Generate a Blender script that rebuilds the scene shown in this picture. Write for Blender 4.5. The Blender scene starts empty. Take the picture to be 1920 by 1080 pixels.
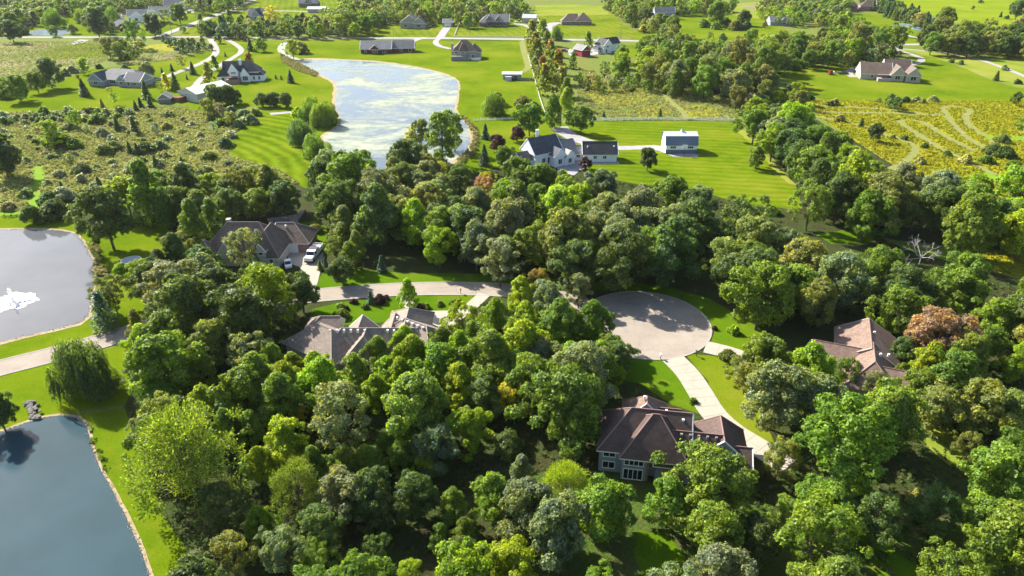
import bpy, bmesh, math, random
import numpy as np
from mathutils import Vector, Matrix, noise as mnoise
from mathutils.geometry import tessellate_polygon

random.seed(7)
D = bpy.data
SC = bpy.context.scene
COL = SC.collection
R = math.radians

# ---------------------------------------------------------------- camera, sky, sun, exposure
CAM_H, CAM_F, CAM_TH = 74.0, 1280.0, R(28.3)      # height above ground, focal length in photo pixels, pitch below the horizon
cam_data = D.cameras.new("camera"); cam = D.objects.new("camera", cam_data); COL.objects.link(cam)
cam.location = (0, 0, CAM_H); cam.rotation_euler = (R(90) - CAM_TH, 0, 0)
cam_data.sensor_width = 36; cam_data.lens = 36 * CAM_F / 1920
cam_data.clip_start = 1; cam_data.clip_end = 9000
SC.camera = cam

SUN_EL, SUN_AZ = R(37), R(-50)                     # azimuth from +Y, positive to the right
world = D.worlds.new("World"); SC.world = world; world.use_nodes = True
wn = world.node_tree.nodes; wl = world.node_tree.links
sky = wn.new("ShaderNodeTexSky"); sky.sky_type = 'NISHITA'; sky.sun_disc = False
sky.sun_elevation = SUN_EL; sky.sun_rotation = SUN_AZ
sky.air_density = 1.0; sky.dust_density = 1.4; sky.ozone_density = 1.0
wl.new(sky.outputs[0], wn["Background"].inputs[0]); wn["Background"].inputs[1].default_value = 0.095
sun_data = D.lights.new("sun", 'SUN'); sun_data.energy = 5.0; sun_data.angle = R(0.5); sun_data.color = (1.0, 0.95, 0.86)
sun = D.objects.new("sun", sun_data); COL.objects.link(sun)
sdir = Vector((math.sin(SUN_AZ) * math.cos(SUN_EL), math.cos(SUN_AZ) * math.cos(SUN_EL), math.sin(SUN_EL)))
sun.rotation_euler = sdir.to_track_quat('Z', 'Y').to_euler(); sun.location = sdir * 300
SC.view_settings.view_transform = 'Standard'; SC.view_settings.look = 'None'
SC.view_settings.exposure = 1.55; SC.view_settings.gamma = 1.0; SC.view_settings.use_curve_mapping = False
SC.render.engine = 'CYCLES'
SC.cycles.max_bounces = 6; SC.cycles.diffuse_bounces = 3; SC.cycles.glossy_bounces = 2; SC.cycles.transmission_bounces = 4
SC.cycles.transparent_max_bounces = 4; SC.cycles.caustics_reflective = False; SC.cycles.caustics_refractive = False
SC.cycles.volume_bounces = 0

# ---------------------------------------------------------------- survey helpers: photo measurement -> place on the ground
CT, ST = math.cos(CAM_TH), math.sin(CAM_TH)
def P(x, y, z=0.0):
    dx = (x - 960) / CAM_F; dy = (540 - y) / CAM_F
    t = (CAM_H - z) / (ST - dy * CT)
    return Vector((dx * t, (CT + dy * ST) * t, z))
def Q(v):
    d = v[1] * CT - (v[2] - CAM_H) * ST; u = v[1] * ST + (v[2] - CAM_H) * CT
    return (960 + CAM_F * v[0] / d, 540 - CAM_F * u / d, d)
def PL(s):
    v = [float(a) for a in s.replace(',', ' ').split()]
    return list(zip(v[0::2], v[1::2]))
def inside(x, y, poly):
    c = False; j = len(poly) - 1
    for i in range(len(poly)):
        xi, yi = poly[i][0], poly[i][1]; xj, yj = poly[j][0], poly[j][1]
        if (yi > y) != (yj > y) and x < (xj - xi) * (y - yi) / (yj - yi) + xi: c = not c
        j = i
    return c

# ---------------------------------------------------------------- materials
MATS = {}
class NT:
    def __init__(s, name):
        s.m = D.materials.new(name); s.m.use_nodes = True; s.n = s.m.node_tree.nodes; s.l = s.m.node_tree.links
        s.b = s.n["Principled BSDF"]; s.out = s.n["Material Output"]; MATS[name] = s.m
    def add(s, t, **kw):
        x = s.n.new(t)
        for k, v in kw.items(): setattr(x, k, v)
        return x
    def coord(s):
        if not hasattr(s, 'tc'): s.tc = s.add("ShaderNodeTexCoord")
        return s.tc.outputs['Object']
    def noise(s, scale, detail=4, rough=0.6, vec=None, out='Fac', dist=0.0):
        x = s.add("ShaderNodeTexNoise"); x.inputs['Scale'].default_value = scale; x.inputs['Detail'].default_value = detail
        x.inputs['Roughness'].default_value = rough; x.inputs['Distortion'].default_value = dist
        s.l.new(vec or s.coord(), x.inputs['Vector']); return x.outputs[out]
    def ramp(s, fac, stops, interp='LINEAR'):
        x = s.add("ShaderNodeValToRGB"); cr = x.color_ramp; cr.interpolation = interp
        while len(cr.elements) < len(stops): cr.elements.new(0.5)
        for e, (p, c) in zip(cr.elements, stops):
            e.position = p; e.color = (c, c, c, 1) if isinstance(c, (int, float)) else (*c, 1)
        s.l.new(fac, x.inputs[0]); return x.outputs[0]
    def mix(s, fac, a, b, blend='MIX'):
        x = s.add("ShaderNodeMix", data_type='RGBA', blend_type=blend)
        for sock, v in ((x.inputs[0], fac), (x.inputs[6], a), (x.inputs[7], b)):
            if isinstance(v, (int, float)): sock.default_value = v
            elif isinstance(v, tuple): sock.default_value = (*v, 1)
            else: s.l.new(v, sock)
        return x.outputs[2]
    def math(s, op, a, b=0.0, c=None):
        x = s.add("ShaderNodeMath", operation=op)
        for i, v in enumerate((a, b) if c is None else (a, b, c)):
            if isinstance(v, (int, float)): x.inputs[i].default_value = v
            else: s.l.new(v, x.inputs[i])
        return x.outputs[0]
    def bump(s, h, strength=0.4, dist=0.2):
        x = s.add("ShaderNodeBump"); x.inputs['Strength'].default_value = strength; x.inputs['Distance'].default_value = dist
        s.l.new(h, x.inputs['Height']); s.l.new(x.outputs[0], s.b.inputs['Normal']); return x.outputs[0]
    def col(s, c):
        if isinstance(c, tuple): s.b.inputs['Base Color'].default_value = (*c, 1)
        else: s.l.new(c, s.b.inputs['Base Color'])
    def rough(s, v, spec=None):
        s.b.inputs['Roughness'].default_value = v
        if spec is not None: s.b.inputs['Specular IOR Level'].default_value = spec

def mottled(name, cols, scale, fine=1.5, rough=0.95, spec=0.03, bump=0.35, bdist=0.3, finemix=0.35):
    t = NT(name)
    a = t.ramp(t.noise(scale, 5, 0.65), [(0.25 + 0.5 * i / max(1, len(cols) - 1), c) for i, c in enumerate(cols)])
    f = t.noise(fine, 3, 0.7)
    c = t.mix(finemix, a, t.ramp(f, [(0.3, 0.25), (0.7, 1.0)]), 'MULTIPLY')
    t.col(c); t.rough(rough, spec)
    if bump: t.bump(f, bump, bdist)
    return t.m

def lawn_mat(name, ang=None, period=3.0, ring=None, base=(0.115, 0.178, 0.005), alt=(0.175, 0.205, 0.015), dark=(0.08, 0.142, 0.004), amt=0.30):
    t = NT(name)
    big = t.noise(0.035, 5, 0.6); mid = t.noise(0.35, 5, 0.7); f = t.noise(3.0, 4, 0.75)
    c = t.ramp(big, [(0.34, dark), (0.5, base), (0.68, alt)])
    c = t.mix(t.ramp(mid, [(0.45, 0.0), (0.75, 0.5)]), c, alt); c = t.mix(1.0, c, (.86, .84, .8), 'MULTIPLY')
    c = t.mix(t.ramp(t.noise(0.13, 5, 0.75), [(0.56, 0.0), (0.72, 0.6)]), c, (.2, .18, .025))
    if ang is not None or ring is not None:
        sep = t.add("ShaderNodeSeparateXYZ"); t.l.new(t.coord(), sep.inputs[0])
        if ring is not None:
            vm = t.add("ShaderNodeVectorMath", operation='DISTANCE'); t.l.new(t.coord(), vm.inputs[0]); vm.inputs[1].default_value = ring
            u = vm.outputs['Value']
        else:
            u = t.math('ADD', t.math('MULTIPLY', sep.outputs[0], math.cos(R(ang))), t.math('MULTIPLY', sep.outputs[1], math.sin(R(ang))))
        u = t.math('ADD', u, t.math('MULTIPLY', t.noise(0.08, 2), 5.0))
        s = t.math('SINE', t.math('MULTIPLY', u, 2 * math.pi / period))
        s = t.math('MULTIPLY_ADD', s, amt / 2, 0.5)
        s = t.math('ADD', s, t.math('MULTIPLY_ADD', t.noise(0.25, 3), amt, -amt / 2))
        c = t.mix(1.0, c, t.ramp(s, [(0.25, 0.66), (0.75, 1.3)]), 'MULTIPLY')
    c = t.mix(0.5, c, t.ramp(f, [(0.3, 0.45), (0.7, 1.25)]), 'MULTIPLY')
    t.col(c); t.rough(1.0, 0.0); t.bump(f, 0.5, 0.12); return t.m

lawn_mat("lawn_plain"); lawn_mat("lawn_rich", base=(0.078, 0.158, 0.005), alt=(0.12, 0.18, 0.008), dark=(0.055, 0.125, 0.004))
lawn_mat("lawn_barn", ang=80, period=4.2, amt=0.19)
lawn_mat("lawn_ring", ring=(-150, 190, 0), period=5.0, amt=0.32, base=(0.115, 0.178, 0.006))
lawn_mat("lawn_lots", ang=15, period=6.0, amt=0.16, base=(0.14, 0.19, 0.012))
lawn_mat("lawn_dry", base=(0.2, 0.25, 0.03), alt=(0.27, 0.27, 0.06), dark=(0.13, 0.21, 0.02))
lawn_mat("pasture", base=(0.175, 0.24, 0.01), alt=(0.21, 0.26, 0.02), dark=(0.14, 0.21, 0.01), amt=0.2)
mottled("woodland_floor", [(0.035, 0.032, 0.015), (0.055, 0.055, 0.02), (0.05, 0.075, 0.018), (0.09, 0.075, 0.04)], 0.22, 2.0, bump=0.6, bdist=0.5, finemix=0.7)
mottled("rough_grass", [(0.12, 0.13, 0.03), (0.17, 0.18, 0.04), (0.13, 0.19, 0.03), (0.24, 0.2, 0.08)], 0.06, 0.9, bump=0.6, bdist=0.6, finemix=0.6)
mottled("goldenrod_floor", [(0.14, 0.16, 0.02), (0.25, 0.25, 0.02), (0.3, 0.28, 0.015), (0.17, 0.2, 0.03)], 0.09, 0.8, bump=0.7, bdist=0.6, finemix=0.6)
mottled("scrub_floor", [(0.19, 0.13, 0.085), (0.24, 0.21, 0.07), (0.25, 0.25, 0.05), (0.19, 0.21, 0.05), (0.25, 0.18, 0.12)], 0.11, 0.9, bump=0.7, bdist=0.6, finemix=0.6)
mottled("dry_field", [(0.14, 0.18, 0.035), (0.2, 0.18, 0.075), (0.23, 0.19, 0.1), (0.15, 0.19, 0.035), (0.21, 0.175, 0.085), (0.15, 0.19, 0.04)], 0.045, 0.6)
mottled("mown_path", [(0.24, 0.21, 0.1), (0.18, 0.2, 0.05), (0.27, 0.23, 0.12)], 0.2, 1.2)
mottled("green_path", [(0.12, 0.22, 0.015), (0.17, 0.27, 0.02)], 0.2, 1.2)
def asphalt(name, cols):
    t = NT(name); a = t.ramp(t.noise(0.16, 5, 0.65), [(0.3, cols[0]), (0.5, cols[1]), (0.7, cols[2])]); f = t.noise(5.0, 3, 0.7)
    wv = t.add("ShaderNodeVectorMath", operation='MULTIPLY_ADD'); t.l.new(t.noise(0.5, 3, out='Color'), wv.inputs[0]); wv.inputs[1].default_value = (2.5, 2.5, 0); t.l.new(t.coord(), wv.inputs[2])
    v = t.add("ShaderNodeTexVoronoi", feature='DISTANCE_TO_EDGE'); v.inputs['Scale'].default_value = 0.16; t.l.new(wv.outputs[0], v.inputs['Vector'])
    crack = t.math('MULTIPLY', t.ramp(v.outputs['Distance'], [(0.006, 1.0), (0.02, 0.0)]), t.ramp(t.noise(0.09, 2), [(0.42, 0.0), (0.6, 0.28)]))
    st = t.ramp(t.noise(0.45, 4, 0.6), [(0.55, 0.0), (0.75, 0.45)])
    c = t.mix(0.25, a, t.ramp(f, [(0.3, 0.4), (0.7, 1.0)]), 'MULTIPLY'); c = t.mix(st, c, tuple(x * .72 for x in cols[0])); c = t.mix(crack, c, (.07, .065, .06)); t.col(c); t.rough(.95, .05); t.bump(f, .15, .05)
asphalt("asphalt_worn", [(0.255, 0.215, 0.172), (0.29, 0.246, 0.2), (0.32, 0.275, 0.222)])
mottled("painted_shade_grass", [(0.05, 0.085, 0.016), (0.085, 0.09, 0.03), (0.06, 0.11, 0.014), (0.1, 0.085, 0.04)], 0.25, 2.0, bump=0.6, bdist=0.4, finemix=0.6)  # thin grass and litter, darkened in colour to stand for tree shade
mottled("gravel_grey", [(0.25, 0.24, 0.24), (0.33, 0.31, 0.31), (0.4, 0.37, 0.35)], 0.4, 3.0)
mottled("road_pale", [(0.29, 0.27, 0.24), (0.36, 0.34, 0.305)], 0.1, 2.0)
mottled("concrete_pale", [(0.3, 0.265, 0.21), (0.37, 0.33, 0.265), (0.34, 0.305, 0.245)], 0.5, 5.0, bump=0.12, bdist=0.03, finemix=0.2)
mottled("kerb_concrete", [(0.3, 0.275, 0.235), (0.37, 0.34, 0.29)], 0.5, 5.0, bump=0.1)
mottled("shore_earth", [(0.25, 0.18, 0.1), (0.36, 0.28, 0.17), (0.42, 0.36, 0.26)], 0.5, 3.0, bump=0.8)
mottled("mulch", [(0.08, 0.045, 0.03), (0.14, 0.08, 0.055)], 0.8, 4.0)
mottled("stone_pale", [(0.3, 0.27, 0.24), (0.46, 0.43, 0.39)], 0.9, 4.0)
mottled("stone_dark", [(0.13, 0.12, 0.11), (0.22, 0.205, 0.19), (0.28, 0.26, 0.24)], 1.5, 5.0)
mottled("bark", [(0.08, 0.06, 0.045), (0.14, 0.11, 0.085), (0.2, 0.17, 0.14)], 1.5, 6.0, bump=0.5, bdist=0.05)
mottled("dead_wood", [(0.36, 0.33, 0.31), (0.5, 0.47, 0.44)], 1.5, 6.0)
mottled("timber_grey", [(0.2, 0.19, 0.18), (0.3, 0.28, 0.26)], 1.5, 6.0)
mottled("timber_brown", [(0.16, 0.09, 0.05), (0.24, 0.14, 0.08)], 1.5, 6.0)

def plain(name, c, rough=0.6, metal=0.0, spec=0.4, var=0.12):
    t = NT(name); t.col(t.mix(var, c, t.ramp(t.noise(2.2, 4, 0.7), [(0.3, 0.3), (0.7, 1.0)]), 'MULTIPLY')); t.rough(rough, spec)
    t.b.inputs['Metallic'].default_value = metal; return t.m
plain("white_paint", (0.82, 0.82, 0.8)); plain("trim_white", (0.72, 0.71, 0.68)); plain("cream_wall", (0.5, 0.45, 0.36)); plain("tan_wall", (0.36, 0.31, 0.25))
plain("dark_metal", (0.04, 0.04, 0.045), 0.45); plain("tyre_black", (0.02, 0.02, 0.02), 0.8); plain("car_white", (0.75, 0.75, 0.75), 0.25, 0, 0.6, 0.03)
plain("car_black", (0.03, 0.03, 0.035), 0.25, 0, 0.6, 0.03); plain("car_silver", (0.35, 0.36, 0.38), 0.3, 0.4, 0.6, 0.03); plain("car_red", (0.25, 0.02, 0.03), 0.25, 0, 0.6, 0.03)
plain("pool_cover", (0.06, 0.09, 0.2), 0.6); plain("pool_water", (0.25, 0.42, 0.5), 0.1); plain("red_barn", (0.28, 0.02, 0.035), 0.7); plain("orange_plastic", (0.6, 0.2, 0.03))
plain("galvanised", (0.55, 0.58, 0.55), 0.5, 0.2); plain("foam_white", (0.92, 0.92, 0.92), 0.5, 0, 0.5, 0.0); plain("pale_grey", (0.4, 0.4, 0.42))
t = NT("glass_dark"); t.col((0.015, 0.018, 0.022)); t.rough(0.12, 0.6)

def siding(name, c, pitch=0.2, vary=0.12):
    t = NT(name); sep = t.add("ShaderNodeSeparateXYZ"); t.l.new(t.coord(), sep.inputs[0])
    fr = t.math('FRACT', t.math('MULTIPLY', sep.outputs[2], 1 / pitch))
    c2 = t.mix(1.0, c, t.ramp(fr, [(0.0, 0.7), (0.12, 1.0), (1.0, 0.95)]), 'MULTIPLY')
    c2 = t.mix(vary, c2, t.noise(1.2, 4, 0.7), 'MULTIPLY'); t.col(c2); t.rough(0.75, 0.25); t.bump(fr, 0.5, 0.03); return t.m
siding("siding_grey", (0.26, 0.29, 0.35)); siding("siding_white", (0.84, 0.85, 0.86)); siding("siding_slate", (0.27, 0.29, 0.33)); siding("siding_tan", (0.42, 0.37, 0.3))
siding("siding_cream", (0.52, 0.46, 0.35)); siding("siding_red", (0.13, 0.03, 0.04)); siding("siding_brown", (0.22, 0.17, 0.13)); siding("siding_metal", (0.5, 0.49, 0.45), 0.5)
def brick_mat(name, c1, c2):
    t = NT(name); b = t.add("ShaderNodeTexBrick"); b.inputs['Color1'].default_value = (*c1, 1); b.inputs['Color2'].default_value = (*c2, 1)
    b.inputs['Mortar'].default_value = (0.35, 0.32, 0.29, 1); b.inputs['Scale'].default_value = 3.5
    mp = t.add("ShaderNodeMapping"); mp.inputs['Rotation'].default_value = (R(90), 0, 0); t.l.new(t.coord(), mp.inputs[0]); t.l.new(mp.outputs[0], b.inputs['Vector'])
    t.col(b.outputs[0]); t.rough(0.85, 0.2); return t.m
brick_mat("brick_red", (0.22, 0.09, 0.07), (0.3, 0.14, 0.11)); brick_mat("stone_tan", (0.36, 0.32, 0.26), (0.26, 0.23, 0.19))

def shingle(name, c, course=0.16):
    t = NT(name); sep = t.add("ShaderNodeSeparateXYZ"); t.l.new(t.coord(), sep.inputs[0])
    fr = t.math('FRACT', t.math('MULTIPLY', sep.outputs[2], 1 / course))
    v = t.add("ShaderNodeTexVoronoi"); v.inputs['Scale'].default_value = 2.6; t.l.new(t.coord(), v.inputs['Vector'])
    hs = t.add("ShaderNodeSeparateColor"); t.l.new(v.outputs['Color'], hs.inputs[0])
    c2 = t.mix(0.55, c, t.ramp(hs.outputs[0], [(0.0, 0.62), (1.0, 1.25)]), 'MULTIPLY')
    c2 = t.mix(0.5, c2, t.ramp(t.noise(0.35, 5, 0.7), [(0.3, 0.6), (0.7, 1.25)]), 'MULTIPLY')
    c2 = t.mix(0.8, c2, t.ramp(fr, [(0.0, 0.55), (0.2, 1.0), (1.0, 1.08)]), 'MULTIPLY')
    t.col(c2); t.rough(0.8, 0.25); t.bump(fr, 0.5, 0.03); return t.m
shingle("roof_brown", (0.092, 0.06, 0.05)); shingle("roof_taupe", (0.22, 0.172, 0.138)); shingle("roof_umber", (0.15, 0.108, 0.085)); shingle("roof_rust", (0.19, 0.128, 0.098))
shingle("roof_slate", (0.07, 0.075, 0.09)); shingle("roof_charcoal", (0.055, 0.055, 0.06)); shingle("roof_grey", (0.19, 0.185, 0.185)); shingle("roof_tan", (0.35, 0.3, 0.26))
plain("ridge_rust", (0.25, 0.15, 0.12)); plain("ridge_taupe", (0.28, 0.23, 0.19)); plain("ridge_dark", (0.13, 0.12, 0.12)); plain("roof_sheet", (0.55, 0.62, 0.57), 0.55); plain("roof_sheet_blue", (0.12, 0.15, 0.21), 0.5); plain("roof_sheet_grey", (0.42, 0.44, 0.46), 0.5)

def water(name, c, bump=0.06, scale=1.4, algae=None, rough=0.04, spec=.5):
    t = NT(name); t.rough(rough, spec); t.b.inputs['IOR'].default_value = 1.333
    h = t.math('ADD', t.noise(scale, 3, 0.6, dist=0.5), t.math('MULTIPLY', t.noise(0.12, 3), 1.5))
    t.bump(h, bump, 0.4)
    if algae:
        mp = t.add("ShaderNodeMapping"); mp.inputs['Scale'].default_value = (0.7, 1.0, 1); mp.inputs['Rotation'].default_value = (0, 0, R(25)); t.l.new(t.coord(), mp.inputs[0])
        a = t.noise(0.03, 8, 0.62, vec=mp.outputs[0], dist=1.2)
        f = t.noise(0.35, 5, 0.7, vec=mp.outputs[0], dist=0.6)
        m = t.ramp(t.math('ADD', a, t.math('MULTIPLY_ADD', f, 0.22, -0.11)), [(algae[0], 0.0), (algae[1], 1.0)])
        alg = t.ramp(f, [(0.3, (0.19, 0.215, 0.15)), (0.6, (0.31, 0.33, 0.25))])
        t.col(t.mix(m, c, alg))
        t.l.new(t.math('MULTIPLY_ADD', m, 0.75, rough), t.b.inputs['Roughness'])
        t.l.new(t.math('MULTIPLY_ADD', m, -0.2, 0.24), t.b.inputs['Specular IOR Level'])
    else:
        t.col(t.mix(t.ramp(t.noise(0.05, 4), [(0.35, 0.0), (0.7, 1.0)]), c, tuple(x * 1.35 for x in c)))
    return t.m
water("water_near", (0.03, 0.055, 0.066), 0.03, 6.0, rough=0.0, spec=.12); water("water_fountain", (0.075, 0.08, 0.086), 0.012, 1.8, rough=0.0, spec=.3)
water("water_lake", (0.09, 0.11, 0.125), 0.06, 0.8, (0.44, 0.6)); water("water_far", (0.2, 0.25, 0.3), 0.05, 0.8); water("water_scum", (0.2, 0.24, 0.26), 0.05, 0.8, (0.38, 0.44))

def foliage(name, trans=0.50, spec=0.22, needle=False):
    t = NT(name); oi = t.add("ShaderNodeObjectInfo"); g = t.add("ShaderNodeNewGeometry")
    rnd = g.outputs['Random Per Island']
    off = t.add("ShaderNodeVectorMath", operation='MULTIPLY_ADD'); t.l.new(t.coord(), off.inputs[0]); off.inputs[1].default_value = (1, 1, 1)
    cmb = t.add("ShaderNodeCombineXYZ")
    for i in range(3): t.l.new(t.math('MULTIPLY', oi.outputs['Random'], 37.0 + 11 * i), cmb.inputs[i])
    t.l.new(cmb.outputs[0], off.inputs[2])
    n1 = t.noise(3.2, 3, 0.6, vec=off.outputs[0])
    base = oi.outputs['Color']
    warm = t.mix(1.0, base, (1.24, 1.2, 0.66), 'MULTIPLY'); cool = t.mix(1.0, base, (0.76, 0.88, 1.05), 'MULTIPLY')
    c = t.mix(t.ramp(n1, [(0.36, 0.0), (0.66, 1.0)]), cool, warm)
    c = t.mix(1.0, c, t.ramp(rnd, [(0.0, 0.45), (1.0, 1.65)]), 'MULTIPLY')
    # autumn colour on the crown's tips: object alpha says how much of the crown has turned
    turn = t.math('MULTIPLY', t.math('SUBTRACT', 1.0, oi.outputs['Alpha']), 0.72)
    n2 = t.noise(1.9, 2, 0.5, vec=off.outputs[0])
    sep = t.add("ShaderNodeSeparateXYZ"); t.l.new(t.tc.outputs['Generated'], sep.inputs[0])
    lev = t.math('ADD', t.math('MULTIPLY_ADD', sep.outputs[2], 0.6, -0.45), t.math('ADD', n2, t.math('MULTIPLY_ADD', turn, 1.0, -0.75)))
    am = t.math('MULTIPLY', t.ramp(lev, [(0.40, 0.0), (0.60, 1.0)]), t.math('MINIMUM', t.math('MULTIPLY', turn, 5.0), 1.0))
    c = t.mix(am, c, t.ramp(rnd, [(0.0, (0.28, 0.09, 0.03)), (0.6, (0.36, 0.16, 0.03)), (1.0, (0.34, 0.24, 0.03))]))
    t.col(c); t.rough(0.48, spec)
    tr = t.add("ShaderNodeBsdfTranslucent"); t.l.new(t.mix(1.0, c, (1.5, 1.5, 0.6), 'MULTIPLY'), tr.inputs[0])
    mx = t.add("ShaderNodeMixShader"); mx.inputs[0].default_value = trans
    t.l.new(t.b.outputs[0], mx.inputs[1]); t.l.new(tr.outputs[0], mx.inputs[2]); t.l.new(mx.outputs[0], t.out.inputs[0]); return t.m
foliage("leaves"); foliage("needles", 0.15, 0.2)

def tuft_mat(name, cols, trans=0.35, scale=0.07):
    t = NT(name); g = t.add("ShaderNodeNewGeometry"); n = t.noise(scale, 4, 0.7)
    k = t.math('ADD', t.math('MULTIPLY', n, 0.75), t.math('MULTIPLY_ADD', g.outputs['Random Per Island'], 0.5, -0.13))
    c = t.ramp(k, [(0.2 + 0.6 * i / (len(cols) - 1), c) for i, c in enumerate(cols)]); t.col(c); t.rough(1.0, 0.0)
    tr = t.add("ShaderNodeBsdfTranslucent"); t.l.new(c, tr.inputs[0]); mx = t.add("ShaderNodeMixShader"); mx.inputs[0].default_value = trans
    t.l.new(t.b.outputs[0], mx.inputs[1]); t.l.new(tr.outputs[0], mx.inputs[2]); t.l.new(mx.outputs[0], t.out.inputs[0]); return t.m
tuft_mat("tufts_gold", [(0.12, 0.18, 0.015), (0.23, 0.25, 0.012), (0.34, 0.31, 0.008), (0.26, 0.27, 0.012), (0.2, 0.17, 0.04)])
tuft_mat("tufts_scrub", [(0.3, 0.22, 0.16), (0.25, 0.26, 0.09), (0.36, 0.36, 0.07), (0.25, 0.31, 0.07), (0.38, 0.35, 0.17)])
tuft_mat("tufts_green", [(0.07, 0.13, 0.02), (0.13, 0.2, 0.02), (0.2, 0.24, 0.04)])
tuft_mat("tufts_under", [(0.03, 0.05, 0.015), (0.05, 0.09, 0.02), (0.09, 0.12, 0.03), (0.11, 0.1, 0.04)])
tuft_mat("tufts_reed", [(0.3, 0.25, 0.1), (0.22, 0.23, 0.06), (0.35, 0.28, 0.14)])
M = MATS

# ---------------------------------------------------------------- mesh and object helpers
class MB:
    def __init__(s): s.v = []; s.f = []; s.mi = []
    def poly(s, pts, mi=0):
        b = len(s.v); s.v += [tuple(p) for p in pts]; s.f.append(tuple(range(b, b + len(pts)))); s.mi.append(mi)
    def solid(s, bot, top, mi=0):          # closed prism between two rings
        n = len(bot); b = len(s.v); s.v += [tuple(p) for p in bot] + [tuple(p) for p in top]
        s.f.append(tuple(range(b + n - 1, b - 1, -1))); s.f.append(tuple(range(b + n, b + 2 * n)))
        for i in range(n): j = (i + 1) % n; s.f.append((b + i, b + j, b + n + j, b + n + i))
        s.mi += [mi] * (n + 2)
    def box(s, x0, x1, y0, y1, z0, z1, mi=0):
        s.solid([(x0, y0, z0), (x1, y0, z0), (x1, y1, z0), (x0, y1, z0)], [(x0, y0, z1), (x1, y0, z1), (x1, y1, z1), (x0, y1, z1)], mi)
    def tube(s, a, b, ra, rb, n=6, mi=0):
        a, b = Vector(a), Vector(b); d = (b - a).normalized(); u = d.orthogonal().normalized(); w = d.cross(u)
        ring = lambda p, r: [p + (u * math.cos(2 * math.pi * i / n) + w * math.sin(2 * math.pi * i / n)) * r for i in range(n)]
        s.solid(ring(a, ra), ring(b, rb), mi)
    def cyl(s, c, r, z0, z1, n=16, mi=0, r2=None):
        r2 = r if r2 is None else r2
        s.solid([(c[0] + r * math.cos(2 * math.pi * i / n), c[1] + r * math.sin(2 * math.pi * i / n), z0) for i in range(n)],
                [(c[0] + r2 * math.cos(2 * math.pi * i / n), c[1] + r2 * math.sin(2 * math.pi * i / n), z1) for i in range(n)], mi)
    def mesh(s, name, mats):
        m = D.meshes.new(name); m.from_pydata([tuple(v) for v in s.v], [], s.f)
        for k in (mats if isinstance(mats, (list, tuple)) else [mats]): m.materials.append(M[k])
        m.polygons.foreach_set("material_index", s.mi); m.update(); return m
    def build(s, name, mats, parent=None):
        o = D.objects.new(name, s.mesh(name, mats)); COL.objects.link(o); o.parent = parent; return o
def link(name, mesh, parent=None, loc=(0, 0, 0), rz=0, sc=None):
    o = D.objects.new(name, mesh); COL.objects.link(o); o.parent = parent; o.location = loc; o.rotation_euler = (0, 0, rz)
    if sc is not None: o.scale = sc if isinstance(sc, (tuple, list)) else (sc, sc, sc)
    return o
def thing(name, label, cat, loc=(0, 0, 0), rz=0, group=None):
    o = D.objects.new(name, None); COL.objects.link(o); o.empty_display_size = 0.5; o.location = loc; o.rotation_euler = (0, 0, rz); return tag(o, label, cat, group)
def tag(o, label, cat, group=None):
    o["label"] = label; o["category"] = cat
    if group: o["group"] = group
    return o
def kind(o, k): o["kind"] = k; return o

# ---------------------------------------------------------------- ground sheets
def wiggle(pts, amp, step, closed=True):
    out = []; n = len(pts)
    for i in range(n if closed else n - 1):
        a, b = Vector(pts[i]), Vector(pts[(i + 1) % n]); L = (b - a).length; k = max(1, min(60, int(L / step)))
        for j in range(k): out.append(a + (b - a) * (j / k))
    if not closed: out.append(Vector(pts[-1]))
    if amp:
        for p in out:
            p.x += amp * (mnoise.noise((p.x * 0.23, p.y * 0.23, 3.1)) + 0.5 * mnoise.noise((p.x * 0.9, p.y * 0.9, 7.7)))
            p.y += amp * (mnoise.noise((p.x * 0.23, p.y * 0.23, 9.4)) + 0.5 * mnoise.noise((p.x * 0.9, p.y * 0.9, 1.7)))
    return out
def smooth(pts, it=2, closed=True):
    for _ in range(it):
        o = []; n = len(pts)
        if not closed: o.append(pts[0])
        for i in range(n if closed else n - 1):
            a, b = Vector(pts[i]), Vector(pts[(i + 1) % n]); o += [a * .75 + b * .25, a * .25 + b * .75]
        if not closed: o.append(pts[-1])
        pts = o
    return pts
LAYER = [0]
POLYS = {}
def sheet(name, px, mat, lvl, amp=0.8, step=2.0, sm=0, world=False):
    pts = [Vector(p) for p in px] if world else [P(*p) for p in px]
    if sm: pts = smooth(pts, sm)
    pts = wiggle(pts, amp, step); LAYER[0] += 1
    z = 0.012 * lvl + 0.0004 * (LAYER[0] % 20)
    flat = [Vector((p.x, p.y, 0)) for p in pts]; tris = tessellate_polygon([flat])
    m = D.meshes.new(name); m.from_pydata([(p.x, p.y, z) for p in pts], [], [tuple(t) for t in tris]); m.materials.append(M[mat])
    bm = bmesh.new(); bm.from_mesh(m); bmesh.ops.recalc_face_normals(bm, faces=bm.faces)
    for f in bm.faces:
        if f.normal.z < 0: f.normal_flip()
    bm.to_mesh(m); bm.free()
    o = D.objects.new(name, m); COL.objects.link(o); POLYS.setdefault(name, []).append([(p.x, p.y) for p in pts]); return kind(o, 'structure')
def offsets(c, w):
    L, Rr = [], []
    for i, p in enumerate(c):
        d = (c[min(i + 1, len(c) - 1)] - c[max(i - 1, 0)]); d.z = 0; d.normalize(); n = Vector((-d.y, d.x, 0))
        wi = w(i / (len(c) - 1)) if callable(w) else w
        L.append(p + n * wi / 2); Rr.append(p - n * wi / 2)
    return L, Rr
ROADS = []
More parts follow.
